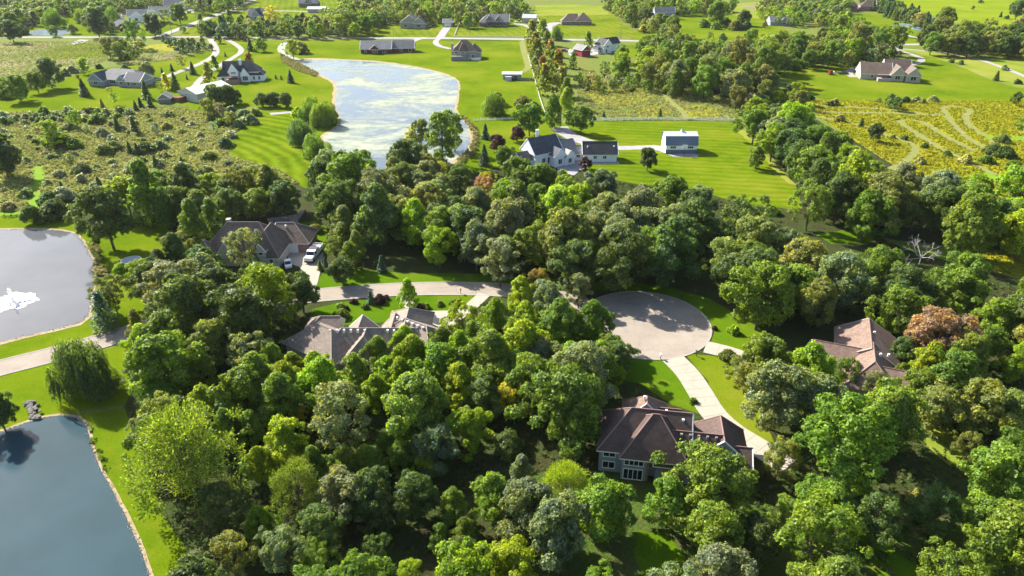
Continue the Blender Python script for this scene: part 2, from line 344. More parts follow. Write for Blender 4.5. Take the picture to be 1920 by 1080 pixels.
def ribbon(name, px, w, mat, lvl, kerb=None, world=False, sm=3, amp=0.0):
    c = [Vector(p) for p in px] if world else [P(*p) for p in px]
    c = smooth(c, sm, False); c = [Vector(p) for p in c]; L, Rr = offsets(c, w); LAYER[0] += 1; z = 0.012 * lvl + 0.0004 * (LAYER[0] % 20)
    if amp:
        for S in (L, Rr):
            for p in S: p.x += amp * mnoise.noise((p.x * 0.4, p.y * 0.4, 2)); p.y += amp * mnoise.noise((p.x * 0.4, p.y * 0.4, 5))
    mb = MB(); n = len(c); mb.v = [(p.x, p.y, z) for p in L] + [(p.x, p.y, z) for p in Rr]
    for i in range(n - 1): mb.f.append((n + i, n + i + 1, i + 1, i)); mb.mi.append(0)
    o = kind(mb.build(name, mat), 'structure'); ROADS.append([(p.x, p.y) for p in L] + [(p.x, p.y) for p in reversed(Rr)])
    if kerb:
        for S, sg in ((L, 1), (Rr, -1)):
            c2 = [Vector(p) for p in S]; A, B = offsets(c2, kerb); k = MB()
            k.v = [(p.x, p.y, 0.0) for p in A] + [(p.x, p.y, 0.13) for p in A] + [(p.x, p.y, 0.13) for p in B] + [(p.x, p.y, 0.0) for p in B]
            for i in range(n - 1):
                for r in range(3): k.f.append((r * n + i, r * n + i + 1, (r + 1) * n + i + 1, (r + 1) * n + i)[::-1]); k.mi.append(0)
            kind(k.build("kerb", "kerb_concrete"), 'structure')
    return o

g = MB(); N = 24; S = 4200.0
for i in range(N):
    for j in range(N):
        x0, x1 = -S + 2 * S * i / N, -S + 2 * S * (i + 1) / N; y0, y1 = -1200 + 6400.0 * j / N, -1200 + 6400.0 * (j + 1) / N
        g.poly([(x0, y0, 0), (x1, y0, 0), (x1, y1, 0), (x0, y1, 0)])
kind(g.build("ground", "rough_grass"), 'structure')

# woodland floors
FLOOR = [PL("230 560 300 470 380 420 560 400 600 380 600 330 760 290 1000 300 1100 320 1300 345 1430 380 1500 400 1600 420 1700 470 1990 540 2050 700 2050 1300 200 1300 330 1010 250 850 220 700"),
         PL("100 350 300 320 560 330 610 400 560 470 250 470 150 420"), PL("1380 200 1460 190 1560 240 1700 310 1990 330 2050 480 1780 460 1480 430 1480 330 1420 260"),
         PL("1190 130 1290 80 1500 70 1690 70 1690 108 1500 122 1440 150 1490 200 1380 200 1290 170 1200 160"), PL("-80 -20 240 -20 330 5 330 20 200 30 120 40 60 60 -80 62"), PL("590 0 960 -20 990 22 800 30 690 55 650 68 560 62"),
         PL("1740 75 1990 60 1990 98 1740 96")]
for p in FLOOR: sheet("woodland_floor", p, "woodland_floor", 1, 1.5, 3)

# lawns and fields
sheet("lawn", PL("-60 212 0 213 60 208 200 204 330 203 420 213 475 198 520 213 560 228 600 212 625 188 630 160 600 140 545 115 528 98 545 78 395 73 330 76 240 76 -60 76"), "lawn_plain", 2, 1.0)
sheet("lawn", PL("480 205 545 210 575 225 580 280 588 330 590 365 565 350 540 325 500 312 455 302 430 288 428 268 452 242 480 222"), "lawn_ring", 3, 0.7, 2, 1)
sheet("lawn", PL("530 76 990 73 1003 120 1013 175 1028 215 1052 250 1000 275 965 300 900 325 820 325 700 335 600 300 560 120"), "lawn_plain", 2, 0.8)
sheet("lawn", PL("1045 232 1110 227 1378 229 1398 246 1422 276 1462 316 1494 348 1505 392 1400 384 1300 355 1200 348 1100 325 1000 262"), "lawn_barn", 3, 0.8, 2)
sheet("field_strip", PL("1378 230 1398 246 1422 276 1462 316 1494 348 1478 345 1440 305 1400 262 1375 240"), "lawn_dry", 4, 0.6, 1.5)
sheet("lawn", PL("1450 124 1560 122 1690 112 1740 104 1790 122 1850 148 1905 165 1990 174 1990 192 1700 190 1560 188 1515 180 1475 150"), "lawn_plain", 3, 1.0)
sheet("rough_field", PL("-60 74 395 74 402 92 330 112 240 122 170 130 110 152 40 170 -60 195"), "rough_grass", 3, 1.5)
sheet("tan_field", PL("-60 82 95 80 100 86 70 95 0 104 -60 108"), "dry_field", 4, 5.0); sheet("tan_field", PL("0 112 90 105 170 112 190 122 130 130 60 130 -60 150 -60 120"), "dry_field", 4, 6.0)
sheet("tan_field", PL("230 108 330 98 385 95 330 110 240 120"), "dry_field", 4, 5.0)
sheet("green_strip", PL("70 102 150 80 225 90 200 106 90 111"), "lawn_plain", 5, 1.2); sheet("goldenrod_patch", PL("265 94 280 84 320 81 334 90 325 96 290 95"), "goldenrod_floor", 5, 1.0)
sheet("gravel_pad", PL("125 83 150 74 166 75 148 84"), "gravel_grey", 5, 0.8)
sheet("scrub_meadow", PL("-60 214 60 209 200 205 330 204 420 214 480 208 470 225 440 250 425 270 428 292 470 305 520 318 560 345 480 345 330 335 200 350 90 372 80 395 -60 400"), "scrub_floor", 3, 1.2)
sheet("goldenrod_meadow", PL("1478 188 1990 190 1990 430 1840 350 1700 325 1650 295 1560 235"), "goldenrod_floor", 3, 1.0)
sheet("goldenrod_meadow", PL("1785 458 1850 468 1990 488 1990 540 1890 518 1820 490"), "goldenrod_floor", 3, 1.0)
sheet("rough_meadow", PL("1085 128 1130 145 1200 150 1250 152 1320 172 1385 190 1378 227 1110 226 1080 200"), "rough_grass", 2, 1.0)
sheet("goldenrod_patch", PL("1190 200 1230 195 1260 205 1255 220 1200 222"), "goldenrod_floor", 4, 1.0); sheet("goldenrod_patch", PL("1270 205 1300 195 1350 205 1350 222 1275 222"), "goldenrod_floor", 4, 1.0)
sheet("goldenrod_patch", PL("1100 165 1180 160 1240 180 1180 198 1110 195"), "goldenrod_floor", 4, 1.5)
sheet("lawn", PL("650 69 700 49 765 42 880 38 985 30 990 69"), "lawn_lots", 2, 1.0); sheet("lawn", PL("985 69 1000 12 1070 10 1135 12 1165 40 1200 69"), "lawn_lots", 2, 1.0)
sheet("dry_pasture", PL("1005 10 1070 8 1130 12 1150 28 1000 30"), "lawn_dry", 3, 1.5)
sheet("lawn", PL("1180 78 1510 84 1480 62 1460 45 1400 15 1300 22 1200 40 1190 60"), "lawn_plain", 2, 1.2); sheet("lawn", PL("1140 85 1290 80 1260 100 1170 110"), "lawn_plain", 3, 1.0)
sheet("pasture", PL("1660 -4 1990 -6 1990 66 1880 64 1790 42 1710 18"), "pasture", 2, 1.5); sheet("lawn", PL("1560 40 1600 25 1680 22 1760 40 1760 82 1680 84 1600 62"), "lawn_plain", 2, 1.0)
sheet("dry_pasture", PL("1680 92 1760 96 1990 98 1990 170 1905 163 1850 146 1790 120 1735 104"), "lawn_dry", 3, 1.2)
sheet("dry_pasture", PL("1360 8 1460 2 1475 25 1420 35 1370 28"), "lawn_dry", 3, 1.5); sheet("tan_field", PL("1385 10 1450 6 1460 14 1410 22"), "dry_field", 4, 1.2)
sheet("lawn", PL("-60 66 30 68 130 66 215 68 310 69 345 50 400 28 430 18 400 5 330 8 330 30 240 50 210 40 120 30 60 50 -60 62"), "lawn_plain", 2, 1.0)
sheet("lawn", PL("330 70 370 45 440 18 480 0 640 -4 640 40 560 60 500 70"), "lawn_lots", 2, 1.0)
sheet("lawn", PL("1000 0 1660 -6 1640 -40 1000 -40 "), "lawn_dry", 1, 1.0)
# foreground lawns
sheet("lawn", PL("575 615 585 580 640 566 700 560 760 556 885 553 900 575 860 592 800 592 760 602 600 612"), "lawn_rich", 3, 0.25, 1)
sheet("lawn", PL("583 548 592 528 608 508 640 500 700 508 760 512 860 512 860 530 760 532 660 540"), "lawn_rich", 3, 0.3, 1)
sheet("lawn", PL("555 418 590 415 612 425 612 470 590 470 580 445"), "lawn_rich", 3, 0.3, 1)
sheet("lawn", PL("860 512 1240 535 1330 560 1380 590 1430 620 1405 665 1325 660 1340 625 1320 590 1250 556 1150 546 860 532"), "lawn_rich", 3, 0.3, 1)
sheet("lawn", PL("1160 670 1262 678 1300 715 1310 775 1260 760 1200 720 1150 710"), "lawn_rich", 3, 0.3, 1); sheet("lawn", PL("1285 664 1340 668 1400 690 1420 760 1455 838 1395 812 1345 755 1325 712"), "lawn_plain", 3, 0.3, 1)
sheet("lawn", PL("-80 700 -80 640 0 640 165 602 180 560 195 510 170 470 150 440 0 428 -80 428 -80 405 40 404 130 406 170 436 240 425 315 425 315 475 270 482 225 520 272 570 262 620 215 637 100 660 0 692"), "lawn_plain", 3, 0.35, 1.5)
sheet("lawn", PL("-80 730 0 703 240 645 258 700 235 760 180 765 100 782 40 795 -80 820"), "lawn_plain", 3, 0.3, 1)
sheet("lawn", PL("110 786 235 765 262 850 285 900 305 960 345 1020 365 1110 270 1160 200 880"), "lawn_plain", 3, 0.35, 1)
sheet("grass_with_painted_shade", PL("1000 880 1150 890 1300 920 1480 950 1990 920 2050 1300 900 1300 1000 1010"), "painted_shade_grass", 2, 1.0, 2); sheet("lawn", PL("1190 985 1240 1000 1300 1050 1340 1120 1250 1150 1200 1080"), "lawn_rich", 3, 1.0, 1); sheet("lawn", PL("1605 985 1640 1000 1720 1060 1780 1120 1660 1100 1615 1030"), "lawn_rich", 3, 1.0, 1); sheet("leaf_litter", PL("1420 850 1500 840 1540 880 1560 960 1500 1000 1440 960"), "woodland_floor", 4, 0.6, 1)  # dark sheet paints shade on the lower lawn; lawn patches mark sunlit streaks
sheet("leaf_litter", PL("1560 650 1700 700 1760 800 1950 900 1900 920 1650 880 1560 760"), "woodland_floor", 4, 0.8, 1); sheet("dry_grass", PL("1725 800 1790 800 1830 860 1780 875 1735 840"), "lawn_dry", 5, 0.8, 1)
sheet("lawn", PL("1530 440 1580 432 1640 440 1630 455 1560 458"), "lawn_rich", 3, 0.5, 1)

# ponds
POND_N = PL("-200 815 -60 815 0 812 40 796 75 785 120 779 152 786 167 810 171 840 190 882 214 926 239 976 263 1030 281 1080 305 1160 -200 1160")
POND_F = PL("-220 431 0 431 80 431 130 434 152 447 166 472 180 500 178 530 170 560 165 602 100 619 40 632 0 642 -80 662 -220 690")
LAKE = PL("556 112 600 111 640 113 720 117 790 128 835 140 857 150 860 165 853 195 851 210 866 224 878 240 883 262 876 283 858 297 830 312 760 330 715 330 690 302 655 288 622 288 611 270 605 255 625 245 640 232 637 215 628 200 629 180 632 160 620 148 595 138 575 128")
def shore(pxs, w, mat, lvl, sm=2):
    c = [P(*p) for p in pxs]; return c
sheet("shore", [(x, y + (2 if y < 900 else 0)) for x, y in PL("-200 808 -60 809 0 806 40 790 75 779 120 773 157 780 173 806 177 838 196 880 221 924 247 974 271 1028 290 1080 314 1160 -200 1170")], "shore_earth", 5, 0.12, 0.8, 1)
sheet("pond_water", POND_N, "water_near", 6, 0.12, 0.8, 1)
sheet("shore", PL("-220 427 0 428 80 428 132 431 156 445 170 472 185 500 183 530 174 562 171 606 100 623 40 637 0 647 -80 668 -220 700"), "shore_earth", 5, 0.2, 1.0, 1)
sheet("pond_water", POND_F, "water_fountain", 6, 0.15, 1.0, 1)
sheet("shore", PL("552 110 600 109 640 111 720 115 790 126 837 138 860 149 864 165 858 195 856 208 872 224 886 240 892 262 884 286 862 302 830 320 760 336 715 336 690 306 650 292 616 290 605 270 598 255 620 243 634 232 631 215 622 200 623 180 626 160 615 150 590 140 570 130"), "shore_earth", 5, 0.8, 2, 1)
sheet("lake_water", LAKE, "water_lake", 6, 0.7, 2, 1); ribbon("stream", PL("560 113 540 106 527 97 527 87 536 79"), 4.5, "water_scum", 6, amp=1.0)
for p, m in (("48 60 85 54 112 52 136 57 128 65 90 67 52 65", "water_far"), ("795 8 830 4 870 8 946 6 946 20 905 22 912 32 880 33 870 24 820 18", "water_scum"), ("1664 48 1690 43 1740 44 1766 50 1752 56 1720 58 1700 53 1680 53", "water_far"), ("1437 66 1456 64 1453 71 1440 71", "water_far")):
    sheet("pond_water", PL(p), m, 6, 1.0, 2, 2)

# roads and drives
ROAD_C = [P(*p) for p in PL("-90 716 0 690 90 668 205 636 300 605 400 580 500 566 590 554 680 547 760 542 860 541 960 544 1060 560 1110 580")]
ribbon("residential_road", [tuple(p) for p in ROAD_C], 6.0, "asphalt_worn", 7, 0.35, True)
CUL = Vector((27.6, 122.0, 0)); CR = 13.4
sheet("cul_de_sac", [(CUL.x + CR * math.cos(2 * math.pi * i / 72), CUL.y + CR * math.sin(2 * math.pi * i / 72), 0) for i in range(72)], "asphalt_worn", 8, 0, 3, 0, True)
k = MB()
for i in range(-58, 66):
    a0, a1 = [2 * math.pi * q / 144 for q in (i, i + 1)]
    k.solid([(CUL.x + r * math.cos(a), CUL.y + r * math.sin(a), 0) for r, a in ((CR - .05, a0), (CR + .33, a0), (CR + .33, a1), (CR - .05, a1))],
            [(CUL.x + r * math.cos(a), CUL.y + r * math.sin(a), 0.14) for r, a in ((CR - .05, a0), (CR + .33, a0), (CR + .33, a1), (CR - .05, a1))])
kk = kind(k.build("kerb", "kerb_concrete"), 'structure')
ribbon("country_road", PL("-90 70 200 70 300 70 400 69 520 71 640 71 840 72 1000 74 1100 75 1200 77 1300 79 1420 82 1520 83 1680 84 1760 83"), 7.0, "road_pale", 7)
ribbon("side_road", PL("296 69 345 51 400 30 440 15 478 -1 520 -16"), 6.5, "road_pale", 8); ribbon("side_road", PL("430 19 480 20 560 21 640 24"), 5, "road_pale", 8)
def drive(px, w, m, nm="driveway"): ribbon(nm, px, w, m, 8, amp=0.25)
drive(PL("258 154 300 149 340 133 385 116 407 101 403 86 394 73"), 4.2, "road_pale"); drive(PL("350 182 365 162 378 146 400 130 438 108 456 96 444 84 422 73"), 3.6, "road_pale")
drive(PL("862 73 830 70 815 77 820 86 846 92"), 4, "gravel_grey"); drive(PL("825 71 832 60 838 52"), 6, "gravel_grey"); drive(PL("998 74 978 76 982 95 988 115 992 128 978 136"), 4, "mown_path")
drive(PL("960 44 985 47 1000 55 1012 64"), 5, "road_pale"); drive(PL("1052 43 1035 44 1028 52 1024 62 1022 72"), 9, "gravel_grey"); drive(PL("798 70 775 76 768 82"), 5, "gravel_grey"); drive(PL("1216 36 1232 44 1252 58 1262 72 1262 79"), 6, "road_pale")
drive(PL("1600 145 1591 138 1594 131 1612 126 1650 126 1700 124 1724 118 1730 111 1718 105 1695 98 1680 92 1668 85"), 4, "road_pale")
ribbon("gravel_track", PL("1690 92 1760 97 1820 107 1880 126 1925 145 1990 170"), 3.5, "road_pale", 8, amp=0.4); ribbon("gravel_track", PL("1655 55 1690 64 1730 74 1770 84"), 4, "road_pale", 8)
drive(PL("1048 238 1060 250 1085 262 1112 270"), 7, "gravel_grey"); drive(PL("1150 278 1200 277 1240 276 1262 286 1300 292"), 5, "gravel_grey")
sheet("driveway", PL("1225 272 1250 276 1250 290 1310 290 1308 295 1262 294 1235 283 1215 280"), "gravel_grey", 9, 0.2, 2); sheet("patio", PL("1040 303 1092 302 1098 312 1075 330 1045 318"), "gravel_grey", 9, 0.3, 1.5); sheet("patio", PL("1092 303 1160 303 1162 308 1092 309"), "gravel_grey", 8, 0.1, 1.5)
sheet("gravel_yard", PL("1070 96 1105 92 1140 93 1138 99 1110 104 1072 106"), "road_pale", 8, 0.5, 1.5); drive(PL("1085 92 1110 86 1128 82 1140 78"), 4, "road_pale")
sheet("driveway", PL("538 478 552 470 584 466 607 474 603 500 592 545 578 520 560 500 545 496"), "concrete_pale", 8, 0.05, 1.5); sheet("driveway", PL("100 36 82 33 62 44 45 46 50 40 75 32"), "road_pale", 8, 0.4, 2)
ribbon("driveway_apron", PL("908 552 898 562 880 578 850 600 832 612"), 3.0, "concrete_pale", 9); ribbon("garden_walk", PL("757 553 765 570 780 582 790 592 815 598 835 604"), 2.6, "concrete_pale", 9)
sheet("driveway", PL("805 583 845 583 860 600 838 628 812 612"), "concrete_pale", 8, 0.1, 1.5)
sheet("driveway", PL("310 15 345 14 366 15 364 24 330 24"), "road_pale", 6, 0.2, 2); sheet("gravel_pad", PL("505 212 545 209 548 212 508 216"), "gravel_grey", 6, 0.2, 2)
# mown paths through the meadow
for p, w, m in (("1480 198 1560 199 1640 204 1700 209 1735 215", 3.2, "mown_path"), ("1490 209 1560 211 1650 212 1720 214 1755 217 1760 213", 3.2, "mown_path"), ("1500 217 1540 220 1600 232 1650 248 1700 265 1720 278 1710 293 1695 305 1670 318", 2.9, "mown_path"),
                ("1868 330 1820 305 1760 278 1715 248 1690 233 1684 227 1700 225 1725 228 1740 235 1775 258 1830 285", 2.9, "mown_path"), ("1850 280 1810 258 1785 230 1770 208 1768 202 1785 199 1810 203 1822 207 1808 218 1815 235 1840 250 1870 270", 2.9, "mown_path"),
                ("1560 262 1580 268 1600 278", 3.5, "mown_path"), ("1230 165 1250 185 1280 210 1285 222", 3.0, "mown_path"), ("60 360 70 345 75 330 68 318 75 312", 3.0, "green_path"), ("60 362 68 378 82 388 78 396", 4.5, "green_path"), ("82 392 50 398 10 402 -60 404", 2.5, "green_path"), ("1840 325 1870 335 1890 350 1990 390", 5, "green_path"), ("1850 255 1870 262 1900 262 1990 250", 5, "green_path")):
    ribbon("mown_path", PL(p), w, m, 7, amp=0.5)
# concrete drives with cut joints: each slab a piece
def slabs(px, w, n, label_parent):
    c = smooth([P(*p) for p in px], 4, False); c = [Vector(p) for p in c]; acc = [0.0]
    for i in range(1, len(c)): acc.append(acc[-1] + (c[i] - c[i - 1]).length)
    def at(s):
        for i in range(1, len(c)):
            if acc[i] >= s: return c[i - 1].lerp(c[i], (s - acc[i - 1]) / max(1e-6, acc[i] - acc[i - 1]))
        return c[-1]
    T = acc[-1]; root = kind(D.objects.new("driveway", None), 'structure'); COL.objects.link(root)
    ribbon("driveway_bed", [tuple(p) for p in c], w + 0.05, "kerb_concrete", 8, None, True, 0)
    for i in range(n):
        s0, s1 = T * i / n + 0.025, T * (i + 1) / n - 0.025; q = [at(s0 + (s1 - s0) * j / 2) for j in range(3)]
        tn = []
        for s in (s0, (s0 + s1) / 2, s1):
            d = at(min(T, s + .5)) - at(max(0, s - .5)); d.normalize(); tn.append(Vector((-d.y, d.x, 0)))
        for sg in (0, 1):
            a, b = (0.012, w / 2) if sg else (-w / 2, -0.012)
            ring = [q[j] + tn[j] * a for j in range(3)] + [q[j] + tn[j] * b for j in (2, 1, 0)]
            mb = MB(); mb.solid([(p.x, p.y, 0.02) for p in ring][::-1] if not sg else [(p.x, p.y, 0.02) for p in ring][::-1], [(p.x, p.y, 0.135) for p in ring][::-1]); o = mb.build("slab", "concrete_pale", root)
slabs(PL("1262 673 1290 700 1312 735 1335 775 1370 808 1420 838 1480 875"), 4.6, 13, None)
slabs(PL("1322 651 1345 656 1375 664 1420 682 1470 700"), 4.4, 6, None)

# ---------------------------------------------------------------- buildings
def roof_solid(x0, x1, y0, y1, ez, rz, axis='x', ha=1.0, hb=1.0, ov=0.45, th=0.22, hips=None):
    """closed roof over a rectangle: ridge along axis; ha / hb say how far the two ends are hipped (0 is a gable)"""
    if axis == 'y':
        f = lambda p: (p[1], p[0], p[2]); a0, a1, b0, b1 = y0, y1, x0, x1
    else:
        f = lambda p: p; a0, a1, b0, b1 = x0, x1, y0, y1
    half = (b1 - b0) / 2; oz = ov * (rz - ez) / half
    A0, A1, B0, B1 = a0 - ov, a1 + ov, b0 - ov, b1 + ov; z = ez - oz; bm_ = (b0 + b1) / 2; W = half + ov
    ra, rb = A0 + ha * W, A1 - hb * W
    if ra > rb: ra = rb = (ra + rb) / 2
    base = [(A0, B0, z), (A1, B0, z), (A1, B1, z), (A0, B1, z)]
    low = [(p[0], p[1], z - th) for p in base]; r0, r1 = (ra, bm_, rz), (rb, bm_, rz)
    mb = MB(); P4 = lambda pts, mi=0: mb.poly([f(p) for p in (pts if axis == 'x' else pts[::-1])], mi)
    if ra == rb and ha and hb:
        P4([base[0], base[1], r0]); P4([base[1], base[2], r0]); P4([base[2], base[3], r0]); P4([base[3], base[0], r0])
    else:
        P4([base[0], base[1], r1, r0]); P4([base[2], base[3], r0, r1]); P4([base[1], base[2], r1], 0 if hb else 1); P4([base[3], base[0], r0], 0 if ha else 1)
    for i in range(4): j = (i + 1) % 4; P4([low[i], low[j], base[j], base[i]], 2)
    P4(low[::-1], 2)
    lines = [(f(r0), f(r1))]
    if ha: lines += [(f(r0), f(base[0])), (f(r0), f(base[3]))]
    if hb: lines += [(f(r1), f(base[1])), (f(r1), f(base[2]))]
    rakes = []
    if not ha: rakes += [(f(r0), f(base[0])), (f(r0), f(base[3]))]
    if not hb: rakes += [(f(r1), f(base[1])), (f(r1), f(base[2]))]
    return mb, lines, rakes
def window(root, wallm, x, y, z, w, h, face, n=2, trim="trim_white", rows=1):
    """a framed window on a wall that faces -y (s), +y (n), -x (w) or +x (e); panes are its sub-parts"""
    dirs = {'s': (1, 0, 0, -1), 'n': (-1, 0, 0, 1), 'w': (0, -1, -1, 0), 'e': (0, 1, 1, 0)}[face]
    ux, uy, nx, ny = dirs; t = 0.12
    def bx(mb, a0, a1, z0, z1, d0, d1):
        c = [(x + ux * a + nx * d, y + uy * a + ny * d) for a, d in ((a0, d1), (a1, d1), (a1, d0), (a0, d0))]
        mb.solid([(p[0], p[1], z0) for p in c], [(p[0], p[1], z1) for p in c])
    fr = MB(); bx(fr, -w / 2 - t, w / 2 + t, z + h, z + h + t, -.05, .09); bx(fr, -w / 2 - t, w / 2 + t, z - t, z, -.05, .12)
    bx(fr, -w / 2 - t, -w / 2, z, z + h, -.05, .09); bx(fr, w / 2, w / 2 + t, z, z + h, -.05, .09)
    for i in range(1, n): a = -w / 2 + w * i / n; bx(fr, a - .045, a + .045, z, z + h, -.05, .08)
    f = fr.build("window", trim, root)
    for i in range(n):
        pn = MB(); a0, a1 = -w / 2 + w * i / n + (.05 if i else 0.005), -w / 2 + w * (i + 1) / n - (.05 if i < n - 1 else 0.005)
        bx(pn, a0, a1, z + 0.005, z + h - 0.005, -.04, .04); pn.build("pane", "glass_dark", f)
    return f
def house(name, label, cat, loc, yaw, blocks, wallm, roofm, ridgem="ridge_dark", wins=(), group=None, vents=(), trim="trim_white", fascia="trim_white", small=False, loc2=None):
    """blocks: x0,x1,y0,y1,eave,ridge,axis,hip_a,hip_b[,wall material[,wall rect override or None]]"""
    root = thing(name, label, cat, loc, R(yaw), group)
    for bi, b in enumerate(blocks):
        x0, x1, y0, y1, ez, rz, ax, ha, hb = b[:9]; wm = b[9] if len(b) > 9 and b[9] else wallm; rm = b[10] if len(b) > 10 and b[10] else roofm
        ez += 0.011 * bi; rz += 0.017 * bi
        rects = b[11] if len(b) > 11 else [(x0, x1, y0, y1)]
        for q in rects:
            e = 0.004 * bi; w = MB(); w.box(q[0] + e, q[1] - e, q[2] + e, q[3] - e, 0, ez - 0.12); w.build("wall", wm, root)
        mb, lines, rakes = roof_solid(x0, x1, y0, y1, ez, rz, ax, ha, hb); rf = mb.build("roof", [rm, wm, fascia], root)
        if not small:
            for a, c in lines:
                if (Vector(a) - Vector(c)).length > .3:
                    r = MB(); r.tube(Vector(a) + Vector((0, 0, .03)), Vector(c) + Vector((0, 0, .03)), .1, .1, 5); r.build("ridge_cap", ridgem, rf)
        for a, c in rakes:
            r = MB(); r.tube(Vector(a) + Vector((0, 0, -.05)), Vector(c) + Vector((0, 0, -.05)), .13, .13, 4); r.build("rake_board", fascia, rf)
    for w in wins: window(root, wallm, *w[:6], *(w[6:] or ()), trim=trim)
    for v in vents:
        m = MB(); m.box(v[0] - .17, v[0] + .17, v[1] - .17, v[1] + .17, v[2] - .4, v[2] + .28); m.build("roof_vent", v[3] if len(v) > 3 else "ridge_dark", root)
    return root

# brown house with the grey walkout wing, beside the long concrete drive
h = house("house", "brown hip roofed house with grey walkout wing at end of the curved concrete drive", "house", (16.3, 76.9, 0), -9,
      [(-3.4, 9.6, 1.3, 10, 4.7, 9.1, 'x', 1, 0, None, None, [(-3.4, 9.4, 1.3, 10)]), (0, 9.2, 0, 8.2, 4.85, 9.5, 'x', 1, 1, None, None, [(0, 3.6, 0, 3), (3.6, 9, 2.0, 8)]), (5, 15.2, .3, 7.2, 3.7, 7.1, 'x', 0, .3), (10.7, 18.4, 3, 10.0, 3.5, 7.0, 'y', 0, .45),
       (13.9, 18.5, 1.4, 6.2, 3.4, 5.2, 'x', 0, 0), (.2, 6.6, 9, 13.6, 4.5, 7.9, 'y', 0, 1, None, "roof_rust"), (4, 10, 9.5, 11.5, 4.2, 5.8, 'x', 0, 1)],
      "siding_grey", "roof_brown", "ridge_rust", [(-1.9, 1.3, 3.0, 1.7, 1.15, 's', 2), (-1.9, 1.3, .75, 1.7, 1.2, 's', 2), (1.75, 0, 2.95, 2.7, 1.35, 's', 4), (1.75, 0, .25, 2.7, 1.85, 's', 4), (11.5, .3, 1.0, 1.6, 1.3, 's', 2), (7, 2.0, 2.6, 2.2, 1.6, 's', 3), (18.2, 6, 1.0, 1.4, 1.2, 'e', 2)],
      vents=[(7.2 + 1.25 * i, 3.3, 6.75, "stone_dark") for i in range(6)] + [(4.4, 4.1, 9.0), (6.2, 6.6, 8.3, "white_paint"), (8.6, 4.9, 8.2, "white_paint"), (15.2, 1.2, 5.0), (3.0, 9.6, 8.3, "white_paint")])
for x in (3.75, 6.3, 8.9):
    m = MB(); m.box(x - .22, x + .22, .1, .54, 0, 4.5); m.build("brick_post", "brick_red", h)
m = MB(); m.box(3.62, 9.0, .25, 1.98, 2.25, 2.45); dk = m.build("deck", "timber_grey", h)
m = MB(); [m.box(3.7, 8.9, .16, .22, z, z + .06) for z in (2.7, 3.0, 3.3)]; m.build("deck_rail", "timber_grey", h)
# long taupe roofed house
LH = "long taupe roofed ranch house facing the front lawn and road"
h = house("house", LH, "house", (0, 0, 0), 0,
      [(-35.5, -15, 106.6, 113.2, 3.0, 6.2, 'x', 1, 1), (-30.9, -24.2, 103.8, 109.8, 2.95, 6.1, 'y', 1, 0), (-32.2, -26.6, 110, 115.6, 2.9, 5.5, 'y', 0, 0), (-25.6, -20.6, 110, 116.4, 2.9, 5.5, 'y', 0, 0), (-24.5, -16.4, 110.5, 121.4, 3.0, 6.3, 'y', 0, 1)],
      "cream_wall", "roof_taupe", "ridge_taupe", [(-32.6, 106.6, .5, 2.0, 1.9, 's', 2), (-27.5, 103.8, .8, 2.4, 1.5, 's', 3)],
      vents=[(-34.2 + 1.3 * i, 109.3, 6.0, "white_paint") for i in range(6)] + [(-23.4 + 1.2 * i, 109.3, 5.95, "white_paint") for i in range(4)])
def wing(root, c, yaw, L, W, ez, rz, wm, rm, rg, ha=1, hb=1, vents=0):
    mb, lines, rakes = roof_solid(-L / 2, L / 2, -W / 2, W / 2, ez, rz, 'x', ha, hb); T = Matrix.Translation((c[0], c[1], 0)) @ Matrix.Rotation(R(yaw), 4, 'Z')
    mb.v = [tuple(T @ Vector(v)) for v in mb.v]; rf = mb.build("roof", [rm, wm, "trim_white"], root)
    w = MB(); w.box(-L / 2, L / 2, -W / 2, W / 2, 0, ez - .1); w.v = [tuple(T @ Vector(v)) for v in w.v]; w.build("wall", wm, root)
    for a, b in lines:
        r = MB(); r.tube(T @ (Vector(a) + Vector((0, 0, .03))), T @ (Vector(b) + Vector((0, 0, .03))), .1, .1, 5); r.build("ridge_cap", rg, rf)
    for i in range(vents):
        p = T @ Vector((-L * .28 + i * 1.3, -.6, rz - .2)); m = MB(); m.box(p.x - .17, p.x + .17, p.y - .17, p.y + .17, p.z - .4, p.z + .25); m.build("roof_vent", "white_paint", root)
wing(h, (-18.4, 111.8), -34, 15, 9.6, 3.05, 6.4, "cream_wall", "roof_taupe", "ridge_taupe", vents=6)
wing(h, (-35.6, 110.4), -35, 13, 9.0, 3.06, 6.3, "cream_wall", "roof_taupe", "ridge_taupe"); wing(h, (-37.6, 116.0), 0, 6.5, 6, 2.9, 5.2, "cream_wall", "roof_taupe", "ridge_taupe", 1, 0)
# house with brick garage
h = house("house", "cream house with steep umber roofs and a brick garage by the white truck", "house", (0, 0, 0), 0,
      [(-75, -57.5, 150.8, 160.6, 3.6, 8.6, 'x', 1, 1), (-63, -56.2, 147.6, 159.5, 3.4, 8.3, 'y', 1, 1), (-59.5, -51.2, 156.2, 164.4, 3.1, 6.5, 'x', 0, 1, "brick_red"), (-77.2, -71.5, 147.4, 153.6, 3.0, 6.0, 'y', 1, 1), (-71, -66.5, 148.6, 153, 3.2, 6.4, 'y', 0, 0), (-60.9, -58.9, 147.2, 150.5, 5.3, 6.7, 'y', 0, 0)],
      "cream_wall", "roof_umber", "ridge_taupe", [(-60.9, 147.6, .7, .7, 1.7, 's', 1), (-57.8, 147.6, .7, .7, 1.7, 's', 1), (-59.9, 147.2, 3.75, .9, 1.2, 's', 1)], vents=[(-57.2, 159.3, 6.0, "white_paint")])
m = MB(); m.box(-57.0, -53.9, 156.06, 156.16, .02, 2.3); gd = m.build("garage_door", "trim_white", h)
